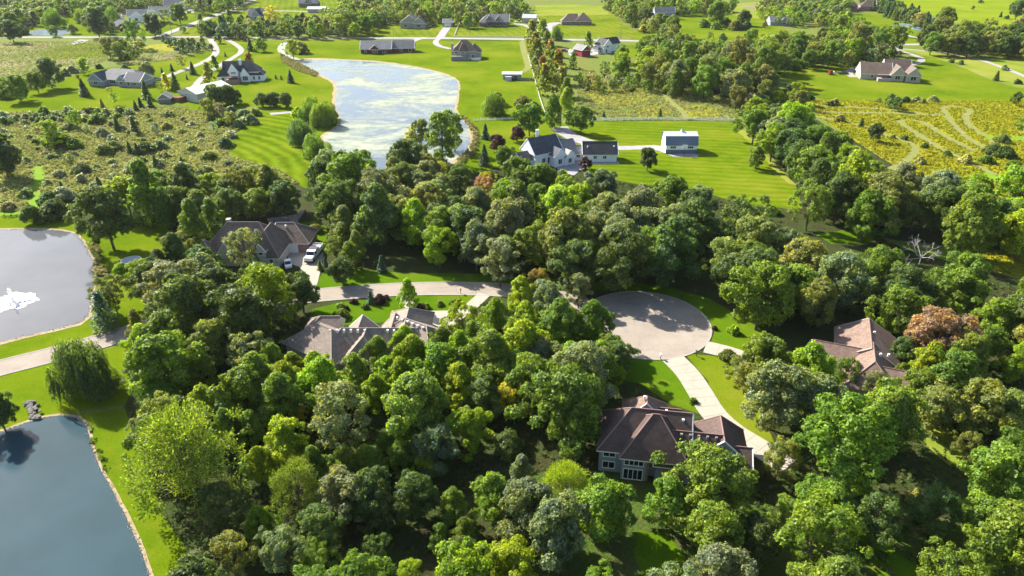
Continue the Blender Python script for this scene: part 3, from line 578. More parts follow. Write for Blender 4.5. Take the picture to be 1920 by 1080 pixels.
for i in range(1, 4): m = MB(); m.box(-57.0, -53.9, 156.02, 156.055, .575 * i - .02, .575 * i + .02); m.build("panel_joint", "pale_grey", gd)
m = MB(); m.box(-71.2, -70.3, 157.6, 158.6, 0, 8.3); m.box(-71.3, -70.2, 157.5, 158.7, 8.3, 8.5); m.build("chimney", "stone_tan", h)
# house among the oaks on the right
house("house", "brown gabled house half hidden among oaks left of the rusty red tree", "house", (65.2, 103.6, 0), -22,
      [(-5.2, 5, 0, 10.5, 3.0, 6.1, 'y', 0, 0, None, "roof_rust"), (-9.5, 1, -3.2, 3.6, 2.95, 5.2, 'x', 0, 0), (-4, 4.4, -9, 1.5, 2.9, 6.0, 'y', 1, 0, None, "roof_rust"), (1.5, 8.4, -7.6, -1, 2.8, 4.9, 'x', 0, 1)],
      "tan_wall", "roof_rust", "ridge_rust", fascia="tan_wall", wins=[(5, 5, .9, 1.4, 1.2, 'e', 2), (5, 8, .9, 1.0, 1.2, 'e', 1), (-7, -3.2, .9, 1.4, 1.1, 's', 2)],
      vents=[(.7, 6.2, 5.7, "white_paint"), (1.4, -1.0, 5.4, "white_paint"), (.8, -6.0, 4.4, "white_paint"), (3.0, .8, 4.6, "white_paint")])
# white house
h = house("house", "white two storey house with slate roofs and a long attached garage above the wood", "house", (0, 0, 0), 0,
      [(24.8, 36.3, 229.7, 236.4, 3.2, 6.4, 'x', 0, 0, None, "roof_charcoal"), (17.2, 24.9, 231.4, 235.8, 2.9, 4.9, 'x', 0, 0, None, "roof_grey")], "siding_white", "roof_slate", "ridge_dark",
      [(28.8, 229.7, 1.3, 1.1, .9, 's', 2), (32.1, 229.7, 1.3, 1.1, .9, 's', 2), (23, 231.4, 1.2, 1.2, .9, 's', 2)], vents=[(26.2, 231.4, 5.0, "white_paint"), (35.3, 231.6, 5.0, "white_paint")])
def block2(root, c, yaw, L, W, ez, rz, wm, rm, ha=0, hb=0, wins=()):
    sub = MB(); T = Matrix.Translation((c[0], c[1], 0)) @ Matrix.Rotation(R(yaw), 4, 'Z')
    mb, lines, rakes = roof_solid(-L / 2, L / 2, -W / 2, W / 2, ez, rz, 'x', ha, hb); mb.v = [tuple(T @ Vector(v)) for v in mb.v]; rf = mb.build("roof", [rm, wm, "trim_white"], root)
    sub.box(-L / 2, L / 2, -W / 2, W / 2, 0, ez - .1); sub.v = [tuple(T @ Vector(v)) for v in sub.v]; sub.build("wall", wm, root)
    for a, b in rakes: r = MB(); r.tube(T @ Vector(a), T @ Vector(b), .14, .14, 4); r.build("rake_board", "trim_white", rf)
    for w in wins:
        f = window(root, wm, *w)
        for o in [f] + list(f.children): o.data.transform(T)
block2(h, (10.2, 229.8), 33, 11, 8.4, 5.0, 9.2, "siding_white", "roof_slate", 0, 0, [(-2, -4.2, .6, 1.3, 2.2, 's', 2), (.4, -4.2, .8, 1.4, 2.0, 's', 2), (2.8, -4.2, 2.6, 1.2, 1.6, 's', 2), (-5.5, 0, 1, 1.4, 1.5, 'w', 2), (-5.5, 0, 4.2, 1.2, 1.3, 'w', 2)])
block2(h, (17.6, 233.6), 33, 8, 7.4, 3.4, 6.8, "siding_white", "roof_grey"); block2(h, (14.6, 227.6), 123, 6.5, 4.2, 4.2, 6.3, "siding_white", "roof_slate", 0, 0, [(-3.25, 0, 1.0, 1.4, 1.6, 'w', 2)]); block2(h, (4.4, 225.9), 33, 6.5, 6.5, 3.0, 5.2, "siding_white", "roof_slate")
block2(h, (18.4, 229.0), 123, 5.5, 3.8, 3.2, 5.2, "siding_white", "roof_tan", 0, 0, [(-2.75, 0, .9, 1.2, 1.6, 'w', 2)]); block2(h, (1.6, 224.2), 33, 5, 3, 2.4, 3.1, "siding_white", "roof_tan")
m = MB(); m.box(8.2, 9.2, 233, 234, 0, 10.4); m.build("chimney", "white_paint", h)
# gambrel barn
def gambrel(name, label, loc, yaw, L, Wd, ez, bz, rz, inset, wallm, roofm, top):
    root = thing(name, label, "barn", loc, R(yaw)); w = MB(); y = Wd / 2
    prof = [(-y, 0), (y, 0), (y, ez), (y - inset, bz - .06), (0, rz - .08), (-y + inset, bz - .06), (-y, ez)]
    w.solid([(-L / 2 + .15, a, b) for a, b in prof][::-1], [(L / 2 - .15, a, b) for a, b in prof][::-1]); w.build("wall", wallm, root)
    def slab(p, q, m, nm):
        o = MB(); o.solid([(-L / 2 - .2, p[0], p[1]), (L / 2 + .2, p[0], p[1]), (L / 2 + .2, q[0], q[1]), (-L / 2 - .2, q[0], q[1])], [(-L / 2 - .2, p[0], p[1] + .14), (L / 2 + .2, p[0], p[1] + .14), (L / 2 + .2, q[0], q[1] + .14), (-L / 2 - .2, q[0], q[1] + .14)]); return o.build(nm, m, root)
    slab((-y - .3, ez - .55), (-y + inset, bz), roofm, "roof_slope"); slab((-y + inset, bz + .005), (0, rz), top, "roof_slope"); slab((0, rz + .003), (y - inset, bz + .005), top, "roof_slope"); slab((y - inset, bz), (y + .3, ez - .55), roofm, "roof_slope")
    return root
b = gambrel("barn", "white gambrel barn with blue grey roof and cupola on the striped lawn", (60.8, 243.4, 0), 0, 11.4, 8.0, 3.6, 6.0, 7.0, 1.1, "siding_white", "roof_sheet_blue", "roof_sheet_grey")
for x in (-3.0, 3.2): window(b, "", x, -4.0, 2.0, 1.9, .75, 's', 3)
m = MB(); m.box(-5.6, 5.6, -4.06, -4.003, .02, 1.5); m.build("wall_base_band", "roof_sheet_blue", b)  # dark blue band along the foot of the front wall
m = MB(); m.box(.1, .8, -.35, .35, 6.9, 7.7); cu = m.build("cupola", "white_paint", b); m = MB(); m.cyl((.45, 0), .6, 7.7, 8.15, 4, 0, .05); m.build("cupola_roof", "roof_sheet_blue", cu)
m = MB(); m.box(-5.66, -5.56, -2, 2, .05, 3.2); m.build("barn_door", "roof_sheet_grey", b)

def fh(px, yaw, label, blocks, wm, rm, wins=(), cat="house", name="house", **kw):
    c = P(*px); return house(name, label, cat, (c.x, c.y, 0), yaw, blocks, wm, rm, small=True, wins=wins, **kw)
# middle distance houses
h = fh((172, 160), -10, "grey ranch house with pale grey roof left of the forked drive", [(1, 26, 2, 14, 3.2, 7.2, 'x', 1, 1), (0, 8, -1.5, 8, 3.1, 6.6, 'y', 0, 0, None, "roof_slate"), (19.5, 28.5, -1, 9, 3.15, 6.4, 'x', 0, 0, None, "roof_slate"), (15, 20, 0, 6, 3.1, 5.4, 'y', 0, 0)], "siding_slate", "roof_grey",
       [(4, -1.5, 1, 2, 1.4, 's', 2), (11, 2, .9, 3.2, 1.8, 's', 3), (17.4, 0, .8, 1.6, 1.8, 's', 2), (22, -1, .8, 1.2, 1.8, 's', 1), (25.4, -1, .9, 2.4, 1.5, 's', 3)])
h = fh((412, 155), 8, "white gabled two storey house with black roofs and a brick terrace", [(2, 20, 2, 11, 5.2, 9.6, 'x', 0, 1), (5.5, 10, -.5, 8, 6.0, 9.3, 'y', 0, 0), (-.5, 5, 0, 9, 3.6, 7.2, 'y', 1, 0), (11, 15.4, -.3, 8, 3.8, 7.0, 'y', 0, 0), (15, 22, 1.2, 9, 3.4, 6.8, 'x', 0, 1)], "siding_white", "roof_charcoal",
       [(7.7, -.5, 4.5, 2.2, 1.6, 's', 2), (2, 0, .9, 1.2, 1.5, 's', 2), (13.2, -.3, .9, 2.4, 2.4, 's', 3), (17.2, 1.2, .9, .8, 1.6, 's', 1), (19.8, 1.2, .9, .8, 1.6, 's', 1)])
m = MB(); m.box(4.5, 10.8, -5, -.6, 0, 2.2); m.build("terrace", "brick_red", h); m = MB(); m.box(5, 10, -4.2, -.8, 2.9, 3.1); m.build("awning", "timber_brown", h); m = MB(); m.box(10.2, 11.4, 4.5, 5.6, 0, 10.6); m.build("chimney", "siding_white", h)
h = fh((338, 187), -30, "pale metal pole barn with low roof beside the tree clump", [(0, 13, 0, 19, 4.2, 6.2, 'y', 0, 0)], "siding_metal", "roof_sheet", cat="pole barn", name="pole_barn")
m = MB(); m.box(.8, 5, -4.5, -.1, 0, 2.2); m.build("lean_to", "timber_brown", h)
h = fh((297, 194), 10, "small weathered shed with dark roof on the mown slope", [(0, 5.5, 0, 5, 2.4, 4.4, 'y', 0, 0)], "timber_grey", "roof_grey", cat="shed", name="shed")
h = fh((677, 101), 3, "long dark red ranch house with grey roof behind the lake", [(0, 19, 0, 11, 3.2, 7.2, 'x', 0, 0), (6, 12, -1.4, 6, 3.1, 5.6, 'y', 0, 0), (19, 33, 3, 12, 3.1, 7.0, 'x', 0, 0)], "siding_red", "roof_grey", [(9, -1.4, .8, 2.6, 1.6, 's', 3), (3, 0, 1, 1.2, 1.2, 's', 1), (14.6, 0, .6, 2.2, 2, 's', 2), (25, 3, 1, 1.6, 1.2, 's', 2), (30.5, 3, .6, 1.6, 2, 's', 1)])
h = fh((850, 112), 4, "stone house with steep brown hip roof beside a white round pool", [(0, 14, 0, 11, 5.4, 10.8, 'x', 1, 1), (3.5, 8, -1.5, 7, 5.6, 9.6, 'y', 1, 0), (9, 17, 1, 10, 4.6, 8.8, 'y', 1, 1)], "stone_tan", "roof_umber", [(5.8, -1.5, 1, 2.4, 2, 's', 2), (5.8, -1.5, 3.8, 2, 1.3, 's', 2), (1.8, 0, 3.6, 1.4, 1.4, 's', 2), (12, 0, 1.0, 1.4, 1.8, 's', 2)])
m = MB(); m.box(-1.2, 9, -4.4, -1.6, 0, 2.6); m.build("deck", "timber_grey", h); m = MB(); m.box(-1, .2, 3, 4.4, 0, 9); m.build("chimney", "stone_tan", h)
c = P(891, 111); pl = thing("swimming_pool", "round white walled pool with deck beside the steep roofed stone house", "pool", c); m = MB(); m.cyl((0, 0), 3.7, 0, 1.35, 28); pw = m.build("pool_wall", "white_paint", pl); m = MB(); m.cyl((0, 0), 3.5, 1.3, 1.37, 28); m.build("water", "pool_water", pw); m = MB(); m.box(-5.6, -3.3, -2, 2, 0, 1.25); m.build("deck", "white_paint", pl)
h = fh((943, 150), -3, "low grey shed with flat metal roof and fenced yard on the lake lawn", [(0, 9.5, 0, 5.5, 3.2, 3.9, 'x', 0, 0)], "siding_slate", "roof_sheet_grey", [(6.8, 0, 1.2, 2, 1.2, 's', 2)], cat="shed", name="shed")
m = MB(); m.box(1.4, 4.6, -2.6, -.1, 0, 2.2); m.build("lean_to", "pale_grey", h)
for x in range(5): m = MB(); m.box(9.6 + x * 1.15, 10.65 + x * 1.15, -1.6, -1.5, .1, 1.7); m.build("fence_panel", "timber_grey", h)
m = MB(); m.box(15.25, 15.35, -1.5, 4, .1, 1.7); m.build("fence_panel", "timber_grey", h)
h = fh((1614, 150), -12, "tan house with dark roof and twin pale gables on the right lawn", [(0, 15, 2, 13, 3.4, 8, 'x', 0, 0), (12, 24.5, 4, 15, 4.0, 9.6, 'x', 0, 0), (14.2, 20.4, -.6, 8, 3.8, 7.6, 'y', 0, 0), (21, 28, -1.6, 8, 3.9, 7.4, 'y', 0, 0)], "siding_tan", "roof_umber", [(17.3, -.6, 1, 2.4, 1.9, 's', 2), (24.6, -1.6, 1, 2.6, 2, 's', 2), (5.6, 2, 1.2, 1.2, 1.2, 's', 1)])
m = MB(); m.box(7.6, 14, -2.4, 1.9, 0, 1.6); m.build("deck", "stone_pale", h); m = MB(); m.box(8, 13.6, -1.2, 1.9, 3, 3.15); m.build("porch_roof", "roof_umber", h)
h = fh((1091, 107), 32, "small dark red barn with grey roof in the gravel yard", [(0, 6.5, 0, 8.5, 4.2, 6.6, 'y', 0, 0)], "red_barn", "roof_grey", cat="barn", name="barn", fascia="trim_white")
h = fh((1131, 101), 35, "white farmhouse with black roof beside the small red barn", [(0, 7, 0, 8, 5.2, 8.4, 'y', 0, 0), (5, 17, 3.5, 10, 5, 8.2, 'x', 0, 0), (-3.5, 0, 1, 6, 2.8, 4, 'y', 1, 0)], "siding_white", "roof_charcoal", [(3.5, 0, 3.6, 1.2, 1.5, 's', 1), (2.6, 0, .6, 1, 2, 's', 1), (-1.8, 1, 1, 1, 1.2, 's', 1)])
c = P(1071, 104); h = house("playhouse", "little white playhouse at the edge of the gravel yard", "playhouse", (c.x, c.y, 0), 25, [(0, 2.6, 0, 3, 2.2, 3.4, 'y', 0, 0)], "white_paint", "roof_grey", small=True)
# far row
h = fh((751, 53), 0, "tan stone two gabled house before the far wood", [(0, 15, 0, 11, 4.6, 9.6, 'y', 0, 0), (10, 19, -1.5, 7, 4.2, 8.2, 'y', 0, 0), (15, 20, 1, 10, 3.6, 7.6, 'x', 0, 1)], "stone_tan", "roof_slate", [(4, 0, 1, 2, 1.8, 's', 2), (14.5, -1.5, 1, 3, 2, 's', 3), (5, 0, 5, 1.8, 1.4, 's', 2)])
h = fh((831, 50), 0, "grey detached garage at the end of the short drive", [(0, 7.5, 0, 7.5, 3.2, 5.6, 'x', 0, 0)], "siding_slate", "roof_grey", cat="garage", name="garage")
m = MB(); m.box(1, 6.2, -.1, -.01, 0, 2.4); m.build("garage_door", "white_paint", h)
h = fh((900, 50), 0, "brown house with long porch in the fenced far lot", [(0, 23, 0, 12, 4.0, 8.8, 'x', 1, 0), (4.5, 10.5, -1, 8, 5, 8.8, 'y', 0, 0), (12, 17, -1, 8, 4.8, 8.2, 'y', 0, 0)], "siding_brown", "roof_grey", [(7.5, -1, 1, 2.6, 1.8, 's', 3), (14.5, -1, 1, 2, 1.8, 's', 2), (20, 0, 1, 1.6, 1.6, 's', 2)])
m = MB(); m.box(1, 19.5, -3.6, -1.1, 2.8, 3.1); m.build("porch_roof", "roof_slate", h)
h = fh((980, 43), -8, "tan far garage with grey metal roof beside a parked camper", [(0, 10.5, 0, 9, 4.2, 6.4, 'x', 0, 0)], "siding_tan", "roof_sheet_grey", cat="garage", name="garage")
h = fh((1053, 47), 0, "wide brown far house with twin dark hip roofs", [(0, 13, 0, 11, 3.2, 8, 'x', 1, 0), (11, 24, -1, 11, 3.4, 8.8, 'x', 1, 1)], "siding_brown", "roof_umber", [(5, 0, 1, 2, 1.4, 's', 2), (16, -1, 1, 2, 1.5, 's', 2), (20.5, -1, 1, 1.4, 1.5, 's', 1)])
h = fh((1208, 38), 4, "grey far house with low white garages and tall slate roof", [(10, 27, 4, 12, 5.8, 9.6, 'x', 0, 0), (0, 11, -1, 9, 3.2, 6.2, 'y', 0, 0), (10, 17, 0, 5, 3, 4.4, 'x', 0, 0)], "siding_slate", "roof_grey", [(21, 4, 1, 3, 2, 's', 3)])
m = MB(); m.box(2, 8, -1.12, -1.01, 0, 2.6); m.build("garage_door", "white_paint", h)
for x, l in ((1192, "white carport shed left of the grey far house"), (1199, "second white shed beside the grey far house garage")): fh((x, 29), 10, l, [(0, 6, 0, 7, 2.6, 4, 'y', 0, 0)], "white_paint", "roof_sheet_grey", cat="shed", name="shed")
h = fh((1444, 48), 0, "low grey far house behind two dark columnar trees", [(0, 20, 0, 9, 3.2, 6.6, 'x', 0, 0), (8, 13, -1, 6, 3.4, 6.4, 'y', 0, 0)], "siding_slate", "roof_grey", [(10.5, -1, 1, 2, 1.5, 's', 2)])
h = fh((1582, 20), -14, "red brick far house with brown roof among pines", [(0, 11, 0, 11, 5, 10, 'x', 0, 1), (14, 27, 1, 12, 4.6, 9, 'x', 1, 0)], "brick_red", "roof_brown", [(5, 0, 1.2, 3, 2, 's', 3)])
# top left neighbourhood
h = fh((241, 41), 18, "white clapboard far house with grey roof beside the dark maple", [(0, 15, 0, 11, 5, 9, 'x', 0, 0), (3, 11, -4, 6, 4.6, 7.8, 'y', 0, 0)], "siding_white", "roof_grey", [(7, -4, 1, 2, 2, 's', 2), (1.6, 0, 1, 1.2, 1.5, 's', 1)])
h = fh((281, 29), 15, "white far ranch house with pale roof by the diagonal road", [(0, 17, 0, 10, 3.4, 7, 'x', 0, 0), (0, 6, -2, 6, 3.3, 5.8, 'y', 0, 0)], "siding_white", "roof_grey", [(3, -2, 1, 2, 1.4, 's', 2)])
h = fh((309, 18), 15, "pale far house with wide garage beside its driveway", [(0, 22, 0, 11, 4, 8.4, 'x', 0, 0), (12, 19, -3, 6, 3.8, 6.8, 'y', 0, 0)], "siding_white", "roof_grey")
h = fh((207, 56), -4, "dark roofed ranch behind round dark trees", [(0, 18, 0, 10, 3.2, 7, 'x', 1, 1), (8, 15, -2, 6, 3.3, 6, 'y', 1, 0)], "siding_slate", "roof_grey")
h = fh((466, 38), -12, "navy far house with dark gables beside the orange tree", [(0, 16, 0, 10, 4, 9, 'x', 0, 0), (5, 12, -2, 8, 4.4, 9.4, 'y', 0, 0)], "siding_slate", "roof_slate", [(8.5, -2, 1.2, 2.4, 2, 's', 2)])
h = fh((561, 14), 0, "brown far house at the cross street end", [(0, 18, 0, 10, 4.4, 9, 'x', 0, 1), (6, 12, -2, 7, 4.4, 8, 'y', 0, 0)], "siding_brown", "roof_grey"); h = fh((577, 24), 0, "long tan far shed with pale metal roof", [(0, 16, 0, 8, 3.4, 5, 'x', 0, 0)], "siding_tan", "roof_sheet_grey", cat="shed", name="shed")
h = fh((70, 16), 0, "grey far house hidden in the corner wood", [(0, 20, 0, 10, 4, 8, 'x', 0, 0)], "siding_slate", "roof_grey"); h = fh((92, 16), 8, "slate roofed far house right of the hidden grey one", [(0, 16, 0, 9, 4, 8.5, 'x', 1, 0)], "siding_slate", "roof_slate")
fh((218, 36), 6, "small white shed near the white clapboard house", [(0, 4, 0, 4, 2.6, 3.6, 'x', 0, 0)], "white_paint", "roof_grey", cat="shed", name="shed")

# ---------------------------------------------------------------- vehicles and yard things
def vehicle(name, label, cat, px, yaw, L=4.7, W=1.9, H=1.7, bodym="car_silver", truck=False, at=None):
    c = P(*px) if at is None else Vector(at); root = thing(name, label, cat, (c.x, c.y, .02), R(yaw)); h = W / 2
    lo = [(-L / 2, .35), (L / 2, .35), (L / 2, .8), (L / 2 - .25, .95), (-L / 2 + .1, 1.0), (-L / 2, .8)]
    m = MB(); m.solid([(x, -h, z) for x, z in lo], [(x, h, z) for x, z in lo]); m.build("body", bodym, root)
    a0, a1 = (-.4, L * .27) if truck else (-L * .45, L * .24)
    cab = [(a0, .96), (a1, .93), (a1 - .7, H), (a0 + .2, H)]
    m = MB(); m.solid([(x, -h + .12, z) for x, z in cab], [(x, h - .12, z) for x, z in cab]); m.build("cabin", "glass_dark", root)
    m = MB(); m.box(a0 + .18, a1 - .72, -h + .1, h - .1, H - .05, H + .03); m.build("cabin_roof", bodym, root)
    for x in (-L * .31, L * .32):
        for s in (-1, 1): m = MB(); m.tube((x, s * (h - .22), .36), (x, s * (h + .02), .36), .36, .36, 12); m.build("wheel", "tyre_black", root)
    for s in (-1, 1): m = MB(); m.box(L / 2 - .03, L / 2 + .02, s * (h - .35) - .2, s * (h - .35) + .2, .62, .8); m.build("headlight", "white_paint", root)
    return root
# white work truck with tall open bed, nose toward the road
c = P(588, 483); tr = thing("work_truck", "white work truck with tall racked bed parked on the brick garage drive", "truck", (c.x, c.y, .03), R(-94))
for nm, b, mm in (("chassis", (-4.6, 3.4, -.8, .8, .5, .75), "dark_metal"), ("cargo_bed", (-4.6, .2, -1.2, 1.2, .76, 1.0), "white_paint"), ("hood", (1.9, 3.6, -1.0, 1.0, .6, 1.55), "car_white"), ("bumper", (3.6, 3.75, -1.1, 1.1, .45, .7), "dark_metal")):
    m = MB(); m.box(*b); m.build(nm, mm, tr)
m = MB(); pr = [(.3, .76), (1.9, .76), (1.9, 1.5), (1.4, 2.35), (.3, 2.35)]; m.solid([(x, -1.05, z) for x, z in pr], [(x, 1.05, z) for x, z in pr]); cb = m.build("cab", "car_white", tr)
m = MB(); m.solid([(1.93, -.9, 1.55), (1.93, .9, 1.55), (1.48, .9, 2.27), (1.48, -.9, 2.27)], [(1.99, -.9, 1.55), (1.99, .9, 1.55), (1.54, .9, 2.27), (1.54, -.9, 2.27)]); m.build("windscreen", "glass_dark", cb)
for s in (-1, 1):
    m = MB(); m.box(-4.6, .2, s * 1.16 - .04, s * 1.16 + .04, 1.0, 1.9); m.build("bed_side", "white_paint", tr)
    m = MB(); m.box(.5, 1.4, s * 1.06 - .015, s * 1.06 + .015, 1.5, 2.15); m.build("side_window", "glass_dark", cb)
    for x in (-3.4, -2.4, 2.6): m = MB(); m.tube((x, s * .75, .48), (x, s * 1.1, .48), .48, .48, 12); m.build("wheel", "tyre_black", tr)
m = MB(); m.box(-1.7, -.1, -1.1, 1.1, 1.0, 2.3); m.build("tool_box", "dark_metal", tr); m = MB(); m.box(-4.5, -2.0, -1.1, 1.1, 1.0, 1.5); m.build("load", "pale_grey", tr)
for x in (-4.4, -3.2, -2.0): m = MB(); m.box(x - .05, x + .05, -1.19, 1.19, 1.9, 2.0); m.build("rack_bar", "white_paint", tr)
vehicle("parked_car", "small white car half hidden at the front walk by the brick garage house", "car", (541, 500), -70, 3.4, 1.6, 1.5, "car_white")
vehicle("parked_car", "dark car on the gravel turning circle behind the white house", "car", (1055, 268), 20, bodym="car_black"); vehicle("parked_car", "black car driving down the diagonal road", "car", (397, 31), 40, bodym="car_black")
vehicle("pickup_truck", "black pickup at the end of the loop drive beside the tan gabled house", "pickup", (1580, 139), 4, 5.6, 2, 1.8, "car_black", True); c = P(1558, 140)
r = thing("utility_trailer", "small trailer loaded with red and white gear left of the black pickup", "trailer", (c.x, c.y, 0), R(8)); m = MB(); m.box(-1.6, 1.6, -1, 1, .5, .8); m.build("bed", "dark_metal", r); m = MB(); m.box(-1.3, .4, -.8, .8, .8, 2.2); m.build("load", "car_red", r); m = MB(); m.box(.5, 1.5, -.8, .7, .8, 1.7); m.build("load", "white_paint", r)
for x in (-.5, .5):
    for s in (-1, 1): m = MB(); m.tube((x, s * .9, .35), (x, s * 1.15, .35), .35, .35, 10); m.build("wheel", "tyre_black", r)
vehicle("parked_car", "silver car nearest the two gabled stone house", "car", (804, 51), 8, bodym="car_silver"); vehicle("parked_car", "dark car between the silver car and the grey garage", "car", (815, 50), 4, bodym="car_black")
vehicle("parked_car", "dark red car left of the small red barn", "car", (1059, 97), -12, bodym="car_red"); vehicle("parked_car", "white car beside the small red barn wall", "car", (1090, 99), 30, bodym="car_white"); vehicle("pickup_truck", "white pickup beside the far tan garage", "pickup", (972, 42), 10, 5.8, 2.1, 2.2, "car_white", True)
vehicle("parked_car", "dark car on the drive below the grey hidden house", "car", (64, 36), 2, bodym="car_black"); vehicle("parked_car", "maroon car on the drive left of the side road", "car", (318, 44), 6, bodym="car_red")
c = P(965, 151); tq = thing("garden_tractor", "black garden tractor parked in front of the low grey shed", "tractor", (c.x, c.y, 0), R(190))
m = MB(); m.box(-.2, 1.5, -.45, .45, .55, 1.15); m.build("hood", "dark_metal", tq); m = MB(); m.box(-1.1, -.3, -.4, .4, .8, 1.5); m.build("seat", "dark_metal", tq)
for x, rr in ((-.8, .7), (1.1, .42)):
    for s in (-1, 1): m = MB(); m.tube((x, s * .5, rr), (x, s * .85, rr), rr, rr, 12); m.build("wheel", "tyre_black", tq)
# covered swimming pool behind the brick garage house
pl = thing("swimming_pool", "rectangular pool under blue cover with pale deck behind the brick garage house", "pool", (0, 0, 0)); q = [P(*p) for p in PL("500 410 510 431 561 425 556 403")]
m = MB(); m.solid([(v.x, v.y, .03) for v in q], [(v.x, v.y, .14) for v in q]); m.build("deck", "kerb_concrete", pl); q = [P(*p) for p in PL("512 414 515 428 546 425 543 411")]
m = MB(); m.solid([(v.x, v.y, .05) for v in q], [(v.x, v.y, .2) for v in q]); m.build("pool_cover", "pool_cover", pl)
m = MB(); m.box(P(552, 418).x, P(552, 418).x + 1.2, P(552, 418).y, P(552, 418).y + 8, .14, .9); m.build("bench", "timber_grey", pl)
c = P(247, 494); tp = thing("trampoline", "round grey trampoline on the shaded lawn beside the fountain pond", "trampoline", (c.x, c.y, 0)); m = MB(); m.cyl((0, 0), 2.1, .85, .93, 24); m.build("mat", "pale_grey", tp)
k = MB()
for i in range(24):
    a0, a1 = 2 * math.pi * i / 24, 2 * math.pi * (i + 1) / 24; k.poly([(2.1 * math.cos(a0), 2.1 * math.sin(a0), .97), (2.4 * math.cos(a0), 2.4 * math.sin(a0), .95), (2.4 * math.cos(a1), 2.4 * math.sin(a1), .95), (2.1 * math.cos(a1), 2.1 * math.sin(a1), .97)])
k.build("rim_pad", "white_paint", tp)
for i in range(6): a = i * math.pi / 3; m = MB(); m.tube((2.2 * math.cos(a), 2.2 * math.sin(a), 0), (2.2 * math.cos(a), 2.2 * math.sin(a), .9), .05, .05); m.build("leg", "dark_metal", tp)
# basketball hoop, fire pit, mailboxes, rail fences, poles
c = P(1283, 293); bh = thing("basketball_hoop", "white basketball backboard on a pole in front of the white gambrel barn", "basketball hoop", (c.x, c.y, 0)); m = MB(); m.tube((0, 0, 0), (0, .5, 3.0), .09, .08); m.build("pole", "dark_metal", bh); m = MB(); m.box(-.9, .9, .5, .58, 2.8, 3.95); m.build("backboard", "white_paint", bh)
c = P(1411, 286); fp = thing("brush_pile", "small brown brush pile on the dry lawn left of the round maple", "brush pile", (c.x, c.y, 0)); rr = random.Random(3)
for i in range(14): a = rr.uniform(0, 6.28); m = MB(); m.tube((rr.uniform(-.9, .9), rr.uniform(-.7, .7), .1), (math.cos(a) * 1.3, math.sin(a) * 1.1, rr.uniform(.3, 1.1)), .09, .05, 5); m.build("branch", "timber_brown", fp)
for px, l, mm in (((1238, 674), "white mailbox on a post between the two concrete drives", "white_paint"), ((1277, 562), "black mailbox on a post at the far kerb of the turning circle", "dark_metal"), ((1305, 668), "dark lamp post beside the upper concrete drive", "dark_metal"), ((864, 551), "brown mailbox on a post by the flower bed at the road", "timber_brown")):
    c = P(*px); o = thing("mailbox", l, "mailbox", (c.x, c.y, 0)); m = MB(); m.box(-.06, .06, -.06, .06, 0, 1.0); m.build("post", "timber_grey" if mm != "dark_metal" else mm, o); m = MB(); m.box(-.14, .14, -.28, .28, 1.0, 1.3); m.build("box", mm, o)
def rail_fence(label, pxs, mat="white_paint", gap=2.6, hgt=1.25, rails=3):
    c = P(*pxs[0]); root = thing("rail_fence", label, "fence", (c.x, c.y, 0)); pts = [P(*p) - c for p in pxs]; pm = MB(); pm.box(-.08, .08, -.08, .08, 0, hgt + .1); pmesh = pm.mesh("post", mat)
    for a, b in zip(pts, pts[1:]):
        L = (b - a).length; n = max(1, int(L / gap)); yaw = math.atan2((b - a).y, (b - a).x); rm = MB(); rm.box(0, L / n - .17, -.03, .03, 0, .16); rmesh = rm.mesh("rail", mat)
        for i in range(n):
            p = a.lerp(b, i / n); link("post", pmesh, root, (p.x, p.y, 0), yaw); s = a.lerp(b, i / n + .085 / L)
            for r in range(rails): link("rail", rmesh, root, (s.x, s.y, .28 + r * .4), yaw)
    link("post", pmesh, root, pts[-1])
rail_fence("white three rail fence along the top of the striped barn lawn", PL("1106 227 1240 225 1378 227"))
rail_fence("white rail fence crossing the lawn beside the small willow", PL("888 227 968 224"), gap=3, rails=2)
rail_fence("white fence running up the lane past the row of turning maples", PL("1022 215 1012 185 1000 140 990 105"), gap=3.2, rails=2)
rail_fence("white fence between the far grey garage and the fenced lot", PL("852 68 857 55 865 40"), gap=4, hgt=1.6); rail_fence("white fence right of the far tan garage", PL("1006 33 1012 44 1017 54"), gap=4, hgt=1.6)
rail_fence("pale rail fence along the road edge of the fenced far lot", PL("852 69 920 69 988 70"), gap=5, rails=2); rail_fence("thin dark fence with brick posts along the lane above the steep roofed stone house", PL("826 76 870 76 920 77 970 79"), "timber_grey", 6, 1.0, 2)
rail_fence("thin pale fence along the lower edge of the mown slope", PL("262 200 310 201 352 202"), "pale_grey", 3.5, 1.1, 2)
def pole(px, l, h=10.5):
    c = P(*px); o = thing("utility_pole", l, "utility pole", (c.x, c.y, 0)); m = MB(); m.tube((0, 0, 0), (0, 0, h), .17, .11, 6); m.build("pole", "timber_grey", o); m = MB(); m.box(-1.2, 1.2, -.06, .06, h - .9, h - .75); m.build("crossarm", "timber_grey", o)
for px, l in (((738, 69), "utility pole beside the road before the two gabled stone house"), ((881, 69), "utility pole at the road in front of the fenced far lot"), ((409, 66), "utility pole left of the lone tree at the drive fork"), ((457, 67), "white topped utility pole in front of the evergreen hedge"), ((323, 66), "utility pole at the corner of the diagonal road"), ((395, 33), "utility pole beside the black car on the diagonal road"), ((367, 34), "utility pole below the pale far house drive"), ((1163, 73), "utility pole on the far lawn edge above the white farmhouse"), ((1255, 73), "utility pole beside the drive of the grey far house"), ((603, 66), "utility pole at the gap in the roadside trees"), ((445, 14), "utility pole beyond the cross street"), ((461, 8), "farthest utility pole along the diagonal road")): pole(px, l)
